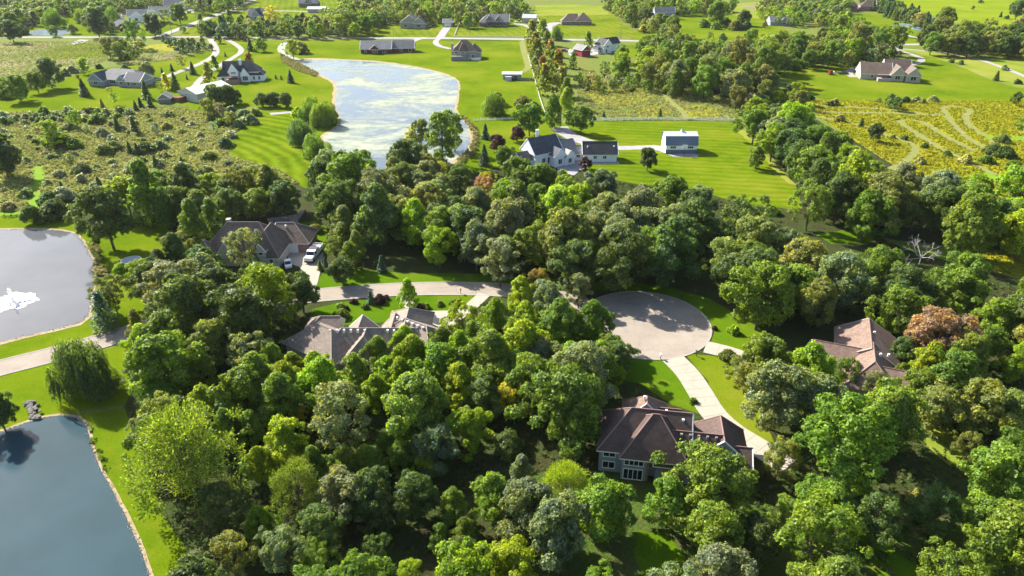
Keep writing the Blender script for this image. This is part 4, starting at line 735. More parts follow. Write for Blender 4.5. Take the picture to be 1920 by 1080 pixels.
# fountain
c = P(25, 566); fo = thing("fountain", "white spraying fountain floating on the left pond", "fountain", (c.x, c.y, .09)); rr = random.Random(5)
m = MB()
for i in range(2600):
    a = rr.uniform(0, 6.28); u = rr.random(); jet = rr.random() < .12
    if jet: d = rr.gauss(0, .16); z = rr.uniform(.1, 3.2); x, y = d, rr.gauss(0, .16)
    else: rad = 3.8 * u ** .6 * (0.75 + .25 * math.sin(5 * a)); x, y = rad * math.cos(a) * 1.15, rad * math.sin(a); z = max(.02, 1.0 * (u ** .6) * (1 - u ** .6) * 4 * rr.random() * .8 + .02)
    s = rr.uniform(.03, .11); n = Vector((rr.gauss(0, .6), rr.gauss(0, .6), 1)).normalized(); t1 = n.orthogonal() * s; t2 = n.cross(t1); p = Vector((x, y, z)); m.poly([p + t1, p + t2, p - t1, p - t2])
fm = MB()
for i in range(2600):
    a = rr.uniform(0, 6.28); rad = 4.0 * rr.random() ** .85 * (1 + .28 * math.sin(7 * a + .4) * rr.random() + .2 * mnoise.noise((math.cos(a) * 5, math.sin(a) * 5, 2))); x, y = rad * math.cos(a) * 1.15, rad * math.sin(a); sz = rr.uniform(.05, .2); t0 = rr.uniform(0, 6)
    fm.poly([(x + sz * math.cos(t0 + q * 1.2566) * rr.uniform(.6, 1.2), y + sz * math.sin(t0 + q * 1.2566) * rr.uniform(.6, 1.2), .02 + .03 * rr.random()) for q in range(5)])
kind(fm.build("foam", "foam_white", fo), "stuff")
kind(m.build("spray", "foam_white", fo), "stuff"); m = MB(); m.cyl((0, 0), .5, 0, .15, 14); m.build("float", "dark_metal", fo)
# rock pile and shore stones
def rock_mesh(seed):
    bm = bmesh.new(); bmesh.ops.create_icosphere(bm, subdivisions=1, radius=.5); rr = random.Random(seed)
    for v in bm.verts: v.co = Vector((v.co.x * 1.2, v.co.y, v.co.z * .7)) * rr.uniform(.75, 1.2)
    me = D.meshes.new("rock"); bm.to_mesh(me); bm.free(); me.materials.append(M["stone_dark"]); return me
RK = [rock_mesh(i) for i in range(6)]; rr = random.Random(9)
c = P(62, 775); rp = thing("rock_pile", "heap of grey rocks on the bank at the top of the near pond", "rocks", (c.x, c.y, 0))
for i in range(110):
    p = P(62 + rr.gauss(0, 6), 772 + rr.uniform(-17, 16)) - c; o = link("rock", RK[i % 6], rp, (p.x + (p.y) * -.15, p.y, .2 + rr.random() * .25), rr.uniform(0, 6), rr.uniform(.3, .7))
def shore_stones(pxs, sp, smin, smax, band, name="shore_stones", mat="stone_pale", closed=False):
    c = smooth([P(*p) for p in pxs], 2, False); mb = MB(); rr = random.Random(len(pxs))
    for a, b in zip(c, c[1:]):
        a, b = Vector(a), Vector(b); L = (b - a).length
        for i in range(int(L * sp)):
            p = a.lerp(b, rr.random()) + Vector((rr.gauss(0, band), rr.gauss(0, band), 0)); s = rr.uniform(smin, smax); n = 5; t = rr.uniform(0, 6)
            ring = [(p.x + s * math.cos(t + 2 * math.pi * k / n) * rr.uniform(.7, 1.2), p.y + s * math.sin(t + 2 * math.pi * k / n) * rr.uniform(.7, 1.2), .05) for k in range(n)]; ap = (p.x, p.y, .1 + s * rr.uniform(.5, .9)); bs = len(mb.v); mb.v += ring + [ap]
            for k in range(n): mb.f.append((bs + k, bs + (k + 1) % n, bs + n)); mb.mi.append(0)
    kind(mb.build(name, mat), 'stuff')
shore_stones(POND_N[2:17], 7, .06, .18, .16); shore_stones(POND_F[1:13], 4, .08, .22, .25)

# ---------------------------------------------------------------- trees: templates one unit wide, scaled per tree
KINDS = {  # name, crown base, height, clumps, clump radius, spread of lobes, sprigs per clump, leaves per sprig, leaf length, hollow
    'o': ("oak_tree", .26, 1.22, 60, .115, .34, 30, 7, .030), 'm': ("maple_tree", .20, 1.36, 60, .108, .28, 30, 7, .029), 'a': ("ash_tree", .25, 1.3, 46, .095, .32, 24, 6, .027),
    'c': ("young_maple_tree", .10, 1.75, 46, .14, .10, 26, 6, .04), 'k': ("cottonwood_tree", .16, 1.75, 50, .13, .30, 26, 6, .034), 'r': ("round_tree", .12, .98, 40, .13, .07, 30, 6, .034),
    'y': ("dense_ash_tree", .24, 1.36, 52, .105, .30, 28, 6, .029), 'x': ("domed_oak_tree", .26, 1.24, 54, .115, .38, 30, 7, .029), 'v': ("bush", .0, .5, 30, .15, .2, 26, 6, .045),  # x is another oak form, y a denser ash form
    'j': ("leafy_tree", .2, 1.3, 56, .108, .24, 30, 7, .029), 'q': ("tall_oak_tree", .22, 1.3, 62, .108, .32, 30, 7, .028),  # q is a taller oak form
    'b': ("shrub", .0, .56, 30, .15, .18, 26, 6, .045), 'h': ("locust_tree", .12, .92, 64, .09, .26, 26, 6, .022), 'w': ("willow_tree", .05, .95, 26, .15, .12, 30, 5, .05),
    's': ("spruce_tree", .03, 1.45, 0, 0, 0, 0, 0, .03), 'p': ("pine_tree", .04, 1.35, 0, 0, 0, 0, 0, .03), 'd': ("bare_tree", .2, 1.15, 0, 0, 0, 0, 0, 0), 'e': ("cedar_tree", .02, 1.5, 30, .13, .06, 30, 6, .04)}
def quads(mb, C, Nn, size, rng, asp=.62, along=None):
    """leaf faces: a kite on each centre, turned to its normal"""
    n = len(C); Nn = Nn / (np.linalg.norm(Nn, axis=1, keepdims=True) + 1e-9)
    r = rng.normal(size=(n, 3)) if along is None else along
    T = np.cross(Nn, r) if along is None else along - Nn * (along * Nn).sum(1, keepdims=True)
    T /= np.linalg.norm(T, axis=1, keepdims=True) + 1e-9; B = np.cross(Nn, T)
    s = (size * rng.uniform(.65, 1.35, n))[:, None]
    mb.append(np.stack([C + T * s, C + B * s * asp + Nn * s * .18, C - T * s * .8, C - B * s * asp + Nn * s * .18], 1))
def leaf_mesh(name, Q_, mat):
    V = np.concatenate(Q_).astype(np.float32); n = len(V); me = D.meshes.new(name); me.vertices.add(n * 4); me.loops.add(n * 4); me.polygons.add(n)
    me.vertices.foreach_set("co", V.reshape(-1)); me.loops.foreach_set("vertex_index", np.arange(n * 4, dtype=np.int32)); me.polygons.foreach_set("loop_start", np.arange(0, n * 4, 4, dtype=np.int32))
    me.materials.append(M[mat]); me.update(calc_edges=True); return me
def sph(rng, n):
    v = rng.normal(size=(n, 3)); return v / np.linalg.norm(v, axis=1, keepdims=True)
def make_tree(kd, seed, far=False):
    nm, zb, H, nc, cr, lob, ns, nl, ls = KINDS[kd]; rng = np.random.default_rng(1000 * ord(kd) + seed + (500 if far else 0)); Qs = []; tm = MB(); limbs = []
    tr = .022 if kd not in 'cs' else .018
    if kd in 'sp':                                   # conifer: tiers of boughs
        tiers = 26 if kd == 's' else 15
        for i in range(tiers):
            t = (i + .5) / tiers; z = zb + (H - zb) * t; rad = .5 * (1 - t) ** .85 * (1 if kd == 's' else 1.0) + .02; nb = max(5, int((13 if kd == 's' else 9) * (1 - .6 * t)))
            for b in range(nb):
                a = 2 * math.pi * (b + rng.random()) / nb; L = rad * rng.uniform(.75, 1.12); m = 10 if far else (22 if kd == 's' else 26); u = rng.random(m) ** .7 * L; side = rng.normal(0, .035 + .05 * (kd == 'p'), m) * (1.2 - u / (L + .01)); lift = (.10 if kd == 'p' else -.22)
                C = np.stack([np.cos(a) * u - np.sin(a) * side, np.sin(a) * u + np.cos(a) * side, z + lift * u + rng.normal(0, .012 + .02 * (kd == 'p'), m)], 1); Nn = np.tile([.3 * math.cos(a), .3 * math.sin(a), .9], (m, 1)) + rng.normal(0, .45, (m, 3)); al = np.tile([math.cos(a), math.sin(a), -.15], (m, 1)) + rng.normal(0, .5, (m, 3)); quads(Qs, C, Nn, (.075 if far else .045 if kd == 's' else .045), rng, .38, al)
        tm.tube((0, 0, 0), (0, 0, H * .9), .022, .004, 6)
    elif kd == 'd':
        def grow(p, d, L, r, k):
            q = p + d * L; tm.tube(p, q, r, r * .65, 5)
            if k:
                for _ in range(3): grow(q, (d + Vector(rng.normal(0, .48, 3)) + Vector((0, 0, .12))).normalized(), L * rng.uniform(.6, .85), r * .62, k - 1)
        grow(Vector((0, 0, 0)), Vector((0, 0, 1)), .28, .022, 1)
        for _ in range(5): grow(Vector((0, 0, .25)), (Vector(rng.normal(0, .6, 3)) + Vector((0, 0, .7))).normalized(), .32, .014, 3)
    else:
        if not far: ns, ls = int(ns * 1.7), ls * .74
        if far: nc, ns, nl, ls, cr = max(16, int(nc * .5)), 12, 4, ls * 2.0, cr * 1.25
        ph = rng.uniform(0, 6.28, 6); am = rng.uniform(.3, 1, 6) * lob
        def env(a, t):
            if kd in 'ohrxq': r = math.sqrt(max(0, 1 - ((t - .42) / .6) ** 2))
            elif kd == 'w': r = math.sqrt(max(0, 1 - ((t - .3) / .72) ** 2))
            elif kd in 'bv': r = math.sqrt(max(0, 1 - (t / 1.02) ** 2))
            elif kd == 'e': r = max(.02, (1 - t) ** .7) * min(1, .75 + t * 2)
            elif kd in 'mcj': r = max(.05, math.sin(math.pi * min(1, (t * .86 + .14)) ** .72)) ** .75
            else: r = math.sqrt(max(0, 1 - ((t - .5) / .58) ** 2))
            return .5 * r * (1 + sum(am[k] * math.sin((k + 1) * a + ph[k] + 3 * t * (k % 2)) for k in range(6)) * .55)
        ga = math.pi * (3 - math.sqrt(5))
        for i in range(nc):
            t = min(.97, max(.02, ((i + .5) / nc) ** .8 + rng.normal(0, .03))); a = i * ga + rng.normal(0, .3); e = env(a, t); c_ = cr * rng.uniform(.6, 1.45) * (1 if kd not in 'ak' else rng.uniform(.7, 1.2)); inner = rng.uniform(.74, 1.1) if i % 4 else rng.uniform(.3, .6)
            rr = max(0, e * inner - c_ * .55); ctr = np.array([rr * math.cos(a), rr * math.sin(a), zb + (H - zb) * t - c_ * .4 * (t > .5)]); limbs.append(ctr)
            n = max(5, int(ns * (c_ / cr) ** 2)); d = sph(rng, n); out = np.array([math.cos(a), math.sin(a), .35 + t]); out /= np.linalg.norm(out)
            d = d + out * .55; d /= np.linalg.norm(d, axis=1, keepdims=True); sq = np.array([1, 1, .8]) if kd != 'c' else np.array([1, 1, 1.25])
            sp = ctr + d * sq * (c_ * rng.uniform(.72, 1.08, (n, 1)))
            if kd == 'w':                            # hanging strands
                for p, dd in zip(sp, d):
                    L = rng.uniform(.12, .5) * min(1, p[2] / .6); k = 5 if far else 9; u = np.linspace(0, 1, k); C = p + np.stack([dd[0] * .06 * u, dd[1] * .06 * u, -L * u], 1) + rng.normal(0, .008, (k, 3)); C[:, 2] = np.maximum(C[:, 2], .03)
                    quads(Qs, C, np.tile([dd[0], dd[1], .35], (k, 1)) + rng.normal(0, .35, (k, 3)), ls * .8, rng, .3, np.tile([0, 0, 1.0], (k, 1)) + rng.normal(0, .25, (k, 3)))
                continue
            C = np.repeat(sp, nl, 0) + rng.normal(0, .016 if not far else .03, (n * nl, 3)); dv = d + rng.normal(0, .42, (n, 3)); Nn = np.repeat(dv, nl, 0) + rng.normal(0, .24, (n * nl, 3)) + np.array([0, 0, .25])
            if kd == 'h': al = np.repeat(d + np.array([0, 0, .2]), nl, 0) + rng.normal(0, .3, (n * nl, 3)); C = np.repeat(sp, nl, 0) + al * rng.uniform(-.5, 1.2, (n * nl, 1)) * .045; quads(Qs, C, np.cross(al, rng.normal(size=(n * nl, 3))) + np.array([0, 0, .4]), ls * .75, rng, .5, al)
            else: quads(Qs, C, Nn, ls, rng)
        if kd not in 'bv':
            top = zb + (H - zb) * .5; lean = rng.normal(0, .02, 2); fork = Vector((lean[0], lean[1], max(.1, zb + .12 * H)))
            tm.tube((0, 0, -.01), fork, tr * 1.25, tr, 7)
            for ct in limbs[::(5 if far else 2)]:
                p = Vector(ct); b0 = fork.lerp(Vector((0, 0, H * .75)), min(.85, max(0, (p.z - fork.z) / H * .6))); mid = b0.lerp(p, .55) + Vector((0, 0, -.02)); r0 = tr * .42; tm.tube(b0, mid, r0, r0 * .6, 4); tm.tube(mid, p, r0 * .6, r0 * .2, 4)
            tm.tube(fork, (0, 0, H * .8), tr, tr * .3, 6)
        else:
            for ct in limbs[::5]: tm.tube((0, 0, 0), ct, .012, .004, 4)
    lm = leaf_mesh(nm + "_crown", Qs, "needles" if kd in 'spe' else "leaves") if Qs else None
    return lm, (tm.mesh(nm + "_trunk", "dead_wood" if kd == 'd' else "bark") if not far else None)
NVAR = {'o': 6, 'm': 5, 'a': 4, 'c': 3, 'k': 3, 'r': 2, 'b': 3, 'v': 3, 'x': 5, 'q': 5, 'j': 5, 'y': 4, 'h': 2, 'w': 2, 's': 2, 'p': 2, 'd': 2, 'e': 2}
TPL = {}
def tpl(kd, v, far):
    key = (kd, v, far)
    if key not in TPL: TPL[key] = make_tree(kd, v, far)
    return TPL[key]
COLS = {'D': ((.102, .148, .042), "dark green"), 'G': ((.152, .218, .030), "green"), 'B': ((.225, .30, .018), "bright green"), 'O': ((0.197, 0.215, 0.058), "olive"), 'Y': ((0.400, 0.348, 0.035), "yellow"),
        'R': ((0.197, 0.215, 0.041), "orange tipped"), 'N': ((.33, .205, .14), "rusty red"), 'U': ((0.070, 0.032, 0.041), "purple"), 'S': ((0.191, 0.223, 0.116), "grey green"), 'T': ((.058, .11, .062), "blue green"), 'L': ((0.290, 0.278, 0.128), "khaki"), 'K': ((0.290, 0.244, 0.197), "pale brown"), 'F': ((0.278, 0.307, 0.249), "silvery")}
NOUN = {'o': "spreading oak", 'm': "maple", 'a': "open ash", 'y': "dense ash", 'x': "domed oak", 'q': "tall oak", 'j': "leafy tree", 'v': "bush", 'c': "upright maple", 'k': "cottonwood", 'r': "round tree", 'b': "shrub", 'h': "locust", 'w': "weeping willow", 's': "spruce", 'p': "pine", 'd': "leafless tree", 'e': "cedar"}
CATS = {'b': "shrub", 'v': "bush"}
LANDMARKS = [(1265, 815, "grey walkout house"), (700, 630, "long taupe roofed house"), (480, 455, "brick garage house"), (1620, 655, "brown gabled house"), (1215, 608, "turning circle"), (90, 960, "near pond"), (80, 530, "fountain pond"), (1010, 285, "white slate house"), (1125, 285, "white house garage"), (1275, 265, "gambrel barn"), (740, 180, "algae covered lake"),
             (215, 143, "grey ranch house"), (440, 135, "brick terrace house"), (365, 180, "metal pole barn"), (725, 85, "dark red ranch house"), (873, 97, "steep stone house"), (967, 138, "low grey shed"), (1660, 138, "tan twin gabled house"), (1700, 260, "looped meadow paths"), (1240, 190, "rough golden meadow"), (240, 270, "scrub meadow"), (770, 42, "two gabled stone house"), (925, 38, "long porch house"),
             (1077, 37, "twin hip roofed house"), (1100, 97, "small red barn"), (1145, 85, "white farmhouse"), (1225, 27, "white garages"), (258, 30, "white clapboard house"), (480, 27, "navy house"), (1605, 12, "red brick house"), (1735, 460, "white bare tree"), (60, 95, "tan field"), (1800, 20, "far green pasture"), (770, 545, "cul de sac road"), (1340, 725, "curved concrete drive"), (590, 485, "white work truck"), (500, 240, "ring mown lawn"), (1300, 330, "striped barn lawn"), (170, 690, "big willow"),
             (1465, 40, "low grey house"), (1720, 50, "willow pond"), (150, 60, "roadside pond"), (560, 10, "cross street house"), (1755, 627, "rusty red tree"), (340, 860, "feathery locust"), (1440, 900, "bare leaf litter patch"), (1900, 490, "golden clearing"), (820, 255, "tall lakeside cottonwood"), (905, 355, "orange crowned tree"), (300, 60, "diagonal road corner"), (880, 15, "scummy far pond"), (1700, 120, "loop drive"), (1240, 5, "far hedgerow top"), (500, 1000, "bottom bank"), (700, 880, "dark wood hollow"), (1030, 950, "bottom oak clump"), (1700, 950, "shaded lower lawn"), (1500, 80, "roadside wood"), (1250, 440, "wood centre")]
TREES = []
trnd = random.Random(21)
def plant(kd, colr, cx, cy, w=None, wm=None, tip=0.0, label=None, group=None):
    """a tree whose crown centre is seen at a photo point: w is its crown width in photo pixels, wm in metres"""
    nm, zb, H = KINDS[kd][:3]; Wm = wm or 6.0
    for _ in range(4):
        p = P(cx, cy, (zb + H) * .5 * Wm * (.95 if kd not in 'bv' else .8))
        if w: Wm = w * Q(p)[2] / CAM_F
    TREES.append(dict(k=kd, c=colr, x=p.x, y=p.y, W=Wm, px=cx, py=cy, w=w or Wm * CAM_F / Q(p)[2], tip=tip, label=label, group=group)); return TREES[-1]
def many(s):
    for tok in s.replace('\n', ';').split(';'):
        q = tok.split()
        if q: plant(q[0], q[1], float(q[2]), float(q[3]), float(q[4]), tip=float(q[5]) if len(q) > 5 else 0.0)
# single trees of the middle distance and lawns
many("""o D 195 405 100;b D 100 397 62;r D 58 402 34;p T 190 583 62;a O 207 548 62;r B 228 507 34;a B 262 505 40;w D 148 692 112;o D -6 772 64;o D 2 292 62;c G 310 408 32;c G 362 425 58;c G 398 412 46;a L 458 466 68;r S 473 500 38;m D 330 478 62;o D 382 500 70;m D 300 500 50
w G 585 205 44;w G 605 215 46;w D 560 245 50;w G 588 272 46;w D 612 208 34;r B 558 212 24;r D 490 187 26;r D 512 186 27;r D 535 188 26;r D 400 179 38;r D 424 177 36;r D 438 180 28;k G 828 258 62;k O 790 262 40;k G 852 248 40;k Y 772 252 22;a G 780 300 30
w G 925 195 44;s T 910 247 20;s T 908 292 27;r U 932 266 31;r U 970 252 26;o G 993 222 48;c G 1037 212 33;c B 1062 190 26;o G 1090 222 40;r G 1068 218 24;o D 1215 298 33;m G 1420 293 33;r U 1097 306 24 .5;o G 945 290 36;b O 930 188 40;b O 980 192 30;b G 1000 200 24;s D 1132 215 9;s D 1238 212 11
c R 997 72 22 .5;c R 1003 90 21 .7;c R 1006 107 21 .8;c O 1008 122 19 .5;c R 1017 134 20 1;c R 1022 158 24 .7;c G 1018 66 20;c R 1025 86 20 .6;c R 1032 105 20 .9;c G 1038 120 20 .4;c R 1047 135 25 1;c O 1052 160 24 .6;c G 1062 180 26 .2;w G 1042 62 26;c G 1075 115 16;r U 1044 147 12;c G 1103 80 18
e D 290 45 24;r D 178 52 18;r D 198 52 22;o D 285 42 36;w G 100 34 36;w G 150 30 26;o D 178 36 46;w G 208 25 24;a G 250 62 38;o G 335 25 28;a O 308 28 20;o G 168 30 30;r D 99 58 20;r D 135 54 18;r D 205 47 22;r U 232 54 20;o G 20 40 30;b S 22 62 26;b D 40 58 28;o D 18 55 34
r D 409 72 17;s D 468 84 16;r G 488 84 24;a B 548 89 30;b O 562 92 34;c G 430 34 16;r G 452 33 12;r G 420 38 10;a Y 510 28 28 .4;r O 505 36 20;m G 465 40 14;r D 395 88 12;r G 343 55 12;a O 338 115 18;r S 275 130 30;s D 303 132 8;s D 321 126 10;s D 360 128 16;s D 350 145 6;s D 422 102 6;c R 390 140 23 .5;c G 402 118 15;c R 469 122 24 1;s D 272 170 22;s D 280 190 16;s D 262 192 14;s D 253 198 14;c Y 310 154 16;s G 327 153 22;s D 155 165 22;s G 191 195 12;a O 205 170 12;a B 213 184 18;r R 145 143 8 .6;k B 157 123 18;k G 155 127 14;s D 544 144 16;s D 517 144 6;s D 527 145 6;b D 233 128 16;b D 185 125 14;a O 300 162 12;s D 465 118 9;a G 40 178 22;o G 30 162 40;o D 88 134 44;o G 65 152 32;b G 12 178 30;b S 120 137 20;b S 135 132 20;a S 98 155 18
s D 1465 25 0.1;m D 1435 43 7;e D 1462 33 9;e D 1474 33 9;r O 1434 46 11;o G 1345 22 36;b G 1360 42 20;r D 1395 34 26;b D 1400 50 22;b O 1380 50 26;a D 1332 68 12;r D 1355 72 16;b G 1320 45 24;b G 1342 50 20;o G 1772 34 34;a L 1722 38 22;r G 1718 45 14;a B 1703 58 16;o D 1740 68 34;m D 1740 30 10;r D 1680 46 10;b D 1785 115 11;b D 1802 118 12;b S 1883 128 14;s D 1870 142 13;b D 1908 154 14;o D 1907 184 20;r D 1716 142 9;b D 1648 189 11;o D 1670 188 20;o D 1680 192 22;b D 1698 188 18;b L 1718 187 16;b L 1730 190 14;b L 1750 187 16;b D 1556 195 15;b L 1565 193 18;s D 1505 205 10;b S 1495 182 24;b D 1518 184 18;b L 1575 223 22;s D 1616 230 12;o D 1642 247 26;b D 1675 257 11;b D 1697 259 14;b D 1735 274 15;b D 1776 288 16;b L 1812 300 24;b L 1726 302 20;b D 1862 282 34;b D 1885 288 36;b G 1850 300 26;b G 1900 312 30;a G 1915 235 22;b O 1880 262 26
m D 1825 14 6;b D 1838 3 10;s D 1877 27 7;b D 1888 33 10;b D 1918 34 8;o D 1910 16 28;b D 1900 14 18""")
# around the mid house and its road
many("""c B 765 552 36;s T 694 558 18;b U 663 566 14;b U 712 562 26;b U 725 558 14;b G 640 575 18;b U 648 578 14;b G 800 575 16;b U 860 568 20;b G 848 568 12;b Y 737 588 13;b O 825 570 14;b G 640 590 30;b U 790 576 20;b D 685 575 16;b Y 640 600 8;s T 634 480 14;s T 630 515 15;s G 600 498 14;s T 715 495 24;s T 610 492 14
o D 563 545 68;k B 500 555 82;a B 468 545 50;a R 627 462 38 .5;m G 655 478 42;c O 668 460 34;o D 640 505 46;b Y 560 428 13 .4;b O 592 430 26;b G 565 445 18;b S 571 452 14;b B 1376 620 24;b U 1340 616 12;a O 1400 708 52;a O 1380 690 40;b O 1365 668 34;b R 1285 812 12;b G 1306 795 16;b G 1300 752 18
d K 1733 464 54;a L 1345 430 20;a N 905 352 46;a Y 912 340 34 .6;a Y 828 318 30 .5;b B 1448 395 28;o N 1757 627 94;o R 1818 668 78 .4;m B 1745 682 74 .15;a Y 1690 737 26""")
# foreground wood, crown by crown
many("""c R 257 612 38 .6;m B 268 642 70;o G 318 628 92;o G 302 688 116;o D 350 575 112;o D 448 588 118;o D 405 545 90;o O 398 645 84;a S 465 660 78;m G 373 695 58;m B 512 675 60;m B 550 690 56;m B 592 694 70;m G 480 712 84;m B 533 716 82;m B 608 722 88;m G 665 702 70;o G 447 742 100;m B 382 757 70;m G 526 748 92;a Y 560 778 34;a S 632 790 112;o G 300 752 74;a S 256 702 46;a S 264 800 40;a O 302 782 80
h G 348 862 208;m G 425 802 62;m G 472 802 60;m B 484 868 58;h G 556 912 104;o S 642 920 100;m G 586 866 52;m G 646 868 58;m G 684 866 58;a S 524 1034 80;a O 438 1044 86;o S 367 1066 62;m B 486 980 58;a D 600 990 84;a D 410 960 90;o D 690 930 90;a G 600 1040 60
m G 709 660 54;m B 760 642 50;m B 776 676 80;m B 725 697 62;m B 752 710 62;m B 706 738 62;o G 776 762 118;m B 862 724 78;o G 902 728 66;o G 822 692 84;m B 862 660 62;m G 922 668 100;m B 982 648 96;o S 1014 670 74;m B 1040 662 42;m B 1068 680 80;m B 1126 684 86;o G 996 712 84;o G 958 692 70;a Y 950 748 56 .1;o G 996 758 62;o G 1066 752 146;o D 905 745 74;m G 738 828 62;o S 814 836 84;m G 696 868 54;m G 752 856 60;a B 798 882 46;m G 850 948 60;m G 826 1002 46;m G 870 998 50;a B 768 1074 50;o D 780 930 80;o D 720 960 70
c S 978 888 48;o S 990 955 104;h B 1060 906 92;o S 1042 992 120;o G 1134 948 108;m B 976 548 54;a R 1010 530 52 .8;o S 1025 562 64;a S 1086 545 52;m B 930 585 54;m G 1050 605 88;m G 1112 605 72;m B 1116 628 50;o G 1142 650 54;o D 1154 675 60;a B 866 605 74;o G 900 630 72;m B 985 600 66;m G 830 645 60
o G 1432 668 78;m B 1516 702 98;a G 1586 698 54;o S 1458 738 122;o S 1536 748 100;o G 1668 778 122;y G 1590 842 150;o G 1720 732 64;o G 1792 702 100;o G 1850 642 64;m B 1910 680 62;o O 1764 764 82;o O 1844 760 92;o O 1898 768 80;a O 1818 838 50;o G 1872 896 112;o G 1330 905 140;o G 1346 990 110;m G 1254 932 88;a O 1462 860 72;a G 1534 998 142;o G 1846 975 92;o G 1884 1022 130;a D 1648 975 90;a D 1748 950 90;b D 1560 930 60;o D 1420 1010 80;a O 1622 700 30;a S 1640 720 50;m G 1690 700 36;a G 1470 960 60;o G 1900 840 70;o D 1690 660 50;o G 1870 600 70""")
# what the photo shows open: roofs, drives, lawns and clearings that no filled-in crown may hide
CLEAR = PL('1718 445 1735 450 1752 445 1733 470 1640 445 1590 450 1560 445 1885 500 1905 490 1915 500 1850 480 1600 620 1570 625 1635 620 1640 650 1640 690 1660 640 1520 645 1690 690 1545 640 1620 700 1150 820 1145 850 1165 855 1190 870 1215 880 1215 740 1240 730 1200 800 1260 880 1290 840 1340 830 1380 820 1370 790 400 465 420 440 450 430 480 420 510 440 550 450 555 470 500 490 525 490 590 480 585 510 590 530 505 415 530 415 555 420 540 480 '
  '570 640 580 625 600 620 630 650 650 660 640 675 670 630 700 640 720 610 760 605 790 620 815 645 835 630 820 600 770 590 640 605 700 600 600 600 640 590 720 545 640 550 600 560 800 545 850 540 880 545 930 540 1200 600 1240 560 1280 590 1320 610 1180 650 1240 660 1200 550 1160 552 1290 570 1350 590 1390 620 1400 650 1350 650 1280 690 1310 730 1340 780 1250 690 1210 690 1400 820 1290 760 590 460 600 440 600 520 640 520 700 525 850 520 1000 520 1230 545 '
  '240 440 290 440 300 460 250 500 245 480 980 290 1010 300 1050 290 1100 300 1150 300 1120 315 1200 330 1300 340 1420 340 1470 370 1210 318 1420 315 545 330 560 340 575 345 870 280 700 250 650 270 640 280 710 308 780 470 1690 440 50 350 70 330 75 370 20 370 40 345 100 250 150 290 250 300')
CLEAR += PL('1560 245 1600 270 1600 240 1640 285 1680 300 1700 275 1740 312 1780 312 1820 315 1860 320 1740 290 1800 290 1145 88 1130 85 1160 78 1100 97 1120 100 1140 98 1150 100 1185 105 1240 1000 1250 1040 1640 1040 1700 1060 880 860 880 900 870 940 1160 965')
CLEAR += [(12 * i, 70) for i in range(84)] + [(1010 + 14 * i, 76) for i in range(14)] + PL('330 56 345 51 365 43 385 35 400 30 420 22 440 15 300 148 340 133 365 124 385 116 400 108 407 100 403 88 396 76 456 96 440 84 425 75 440 106 420 120 905 352 912 338 828 318 1448 395 1345 430 1757 600 1757 640 1720 630 1790 630 1530 640 1550 643 1580 645')
CLEAR += [(700 + 12 * i, 535) for i in range(22)]
def fill(poly, kinds, cols, wr, sp, seed, hm=7.0, tipp=0.0, minpx=0):
    """fill a wood: crown centres inside a photo outline, kept apart by their own widths"""
    rr = random.Random(seed); sp *= 1.08 if wr[0] > 6.5 and poly[0][1] > 200 else 1.4 if poly[0][1] < 80 else 1.22; wp = [P(x, y, hm) for x, y in poly]; xs = [p.x for p in wp]; ys = [p.y for p in wp]; A = abs(sum(wp[i].x * wp[i - 1].y - wp[i - 1].x * wp[i].y for i in range(len(wp)))) / 2; pts2 = [(p.x, p.y) for p in wp]; n = 0
    near = [t for t in TREES]
    for _ in range(int(A / (wr[0] * wr[1]) * 14) + 40):
        x, y = rr.uniform(min(xs), max(xs)), rr.uniform(min(ys), max(ys))
        if not inside(x, y, pts2): continue
        q = Q((x, y, hm))
        if not (-60 < q[0] < 1980 and -30 < q[1] < 1120): continue
        W = rr.uniform(*wr)
        if any((t['x'] - x) ** 2 + (t['y'] - y) ** 2 < ((t['W'] + W) * .5 * sp) ** 2 for t in near): continue
        kd = rr.choice(kinds); kd = rr.choice('oxq') if kd == 'o' else rr.choice('mj') if kd == 'm' else 'y' if kd == 'a' and rr.random() < .45 else 'v' if kd == 'b' and rr.random() < .5 else kd; cl = rr.choice(cols)  # oaks, maples and ashes are shared out at random among look-alike forms
        nm, zb, H = KINDS[kd][:3]; q = Q((x, y, (zb + H) * .5 * W)); wpx = W * CAM_F / q[2]; hpx = (H - zb) * .5 * wpx * .95 + .1 * wpx
        if any(abs(a - q[0]) < wpx * .5 and abs(b - q[1]) < hpx for a, b in CLEAR): continue
        t = dict(k=kd, c=cl, x=x, y=y, W=W, px=q[0], py=q[1], w=wpx, tip=(rr.uniform(.2, .7) if rr.random() < tipp else 0), label=None, group=None); TREES.append(t); near.append(t); n += 1
    return n
fill(PL("250 610 330 590 450 600 500 640 560 700 640 690 700 680 830 640 880 600 950 560 1060 545 1130 590 1160 660 1150 740 1110 800 1000 800 900 790 800 830 700 860 600 900 500 940 380 900 270 830 250 700"), "oooma", "BBGGBGS", (6.5, 12), .62, 11)
fill(PL("300 470 380 430 440 520 560 520 540 600 420 620 300 590 270 540"), "ooma", "DDGS", (8, 12), .62, 12)
fill(PL("600 350 640 310 700 315 760 300 860 320 950 300 1000 310 1100 325 1200 335 1300 362 1380 390 1440 400 1490 420 1480 460 1420 480 1340 480 1250 490 1120 490 1000 478 900 480 790 470 740 440 690 400 620 390"), "oooooma", "DDSGSSGDOSB", (7.5, 14), .6, 13, 8, .04)
fill(PL("590 330 620 300 700 296 760 290 830 300 840 320 760 330 700 330 620 350"), "oam", "GOSDG", (8, 12), .55, 50)
fill(PL("740 390 860 380 860 450 790 470 750 450"), "aac", "LLOBG", (7, 10), .55, 14)
fill(PL("640 360 730 400 720 460 660 440 610 390"), "oma", "GOSR", (8, 12), .62, 15, tipp=.2)
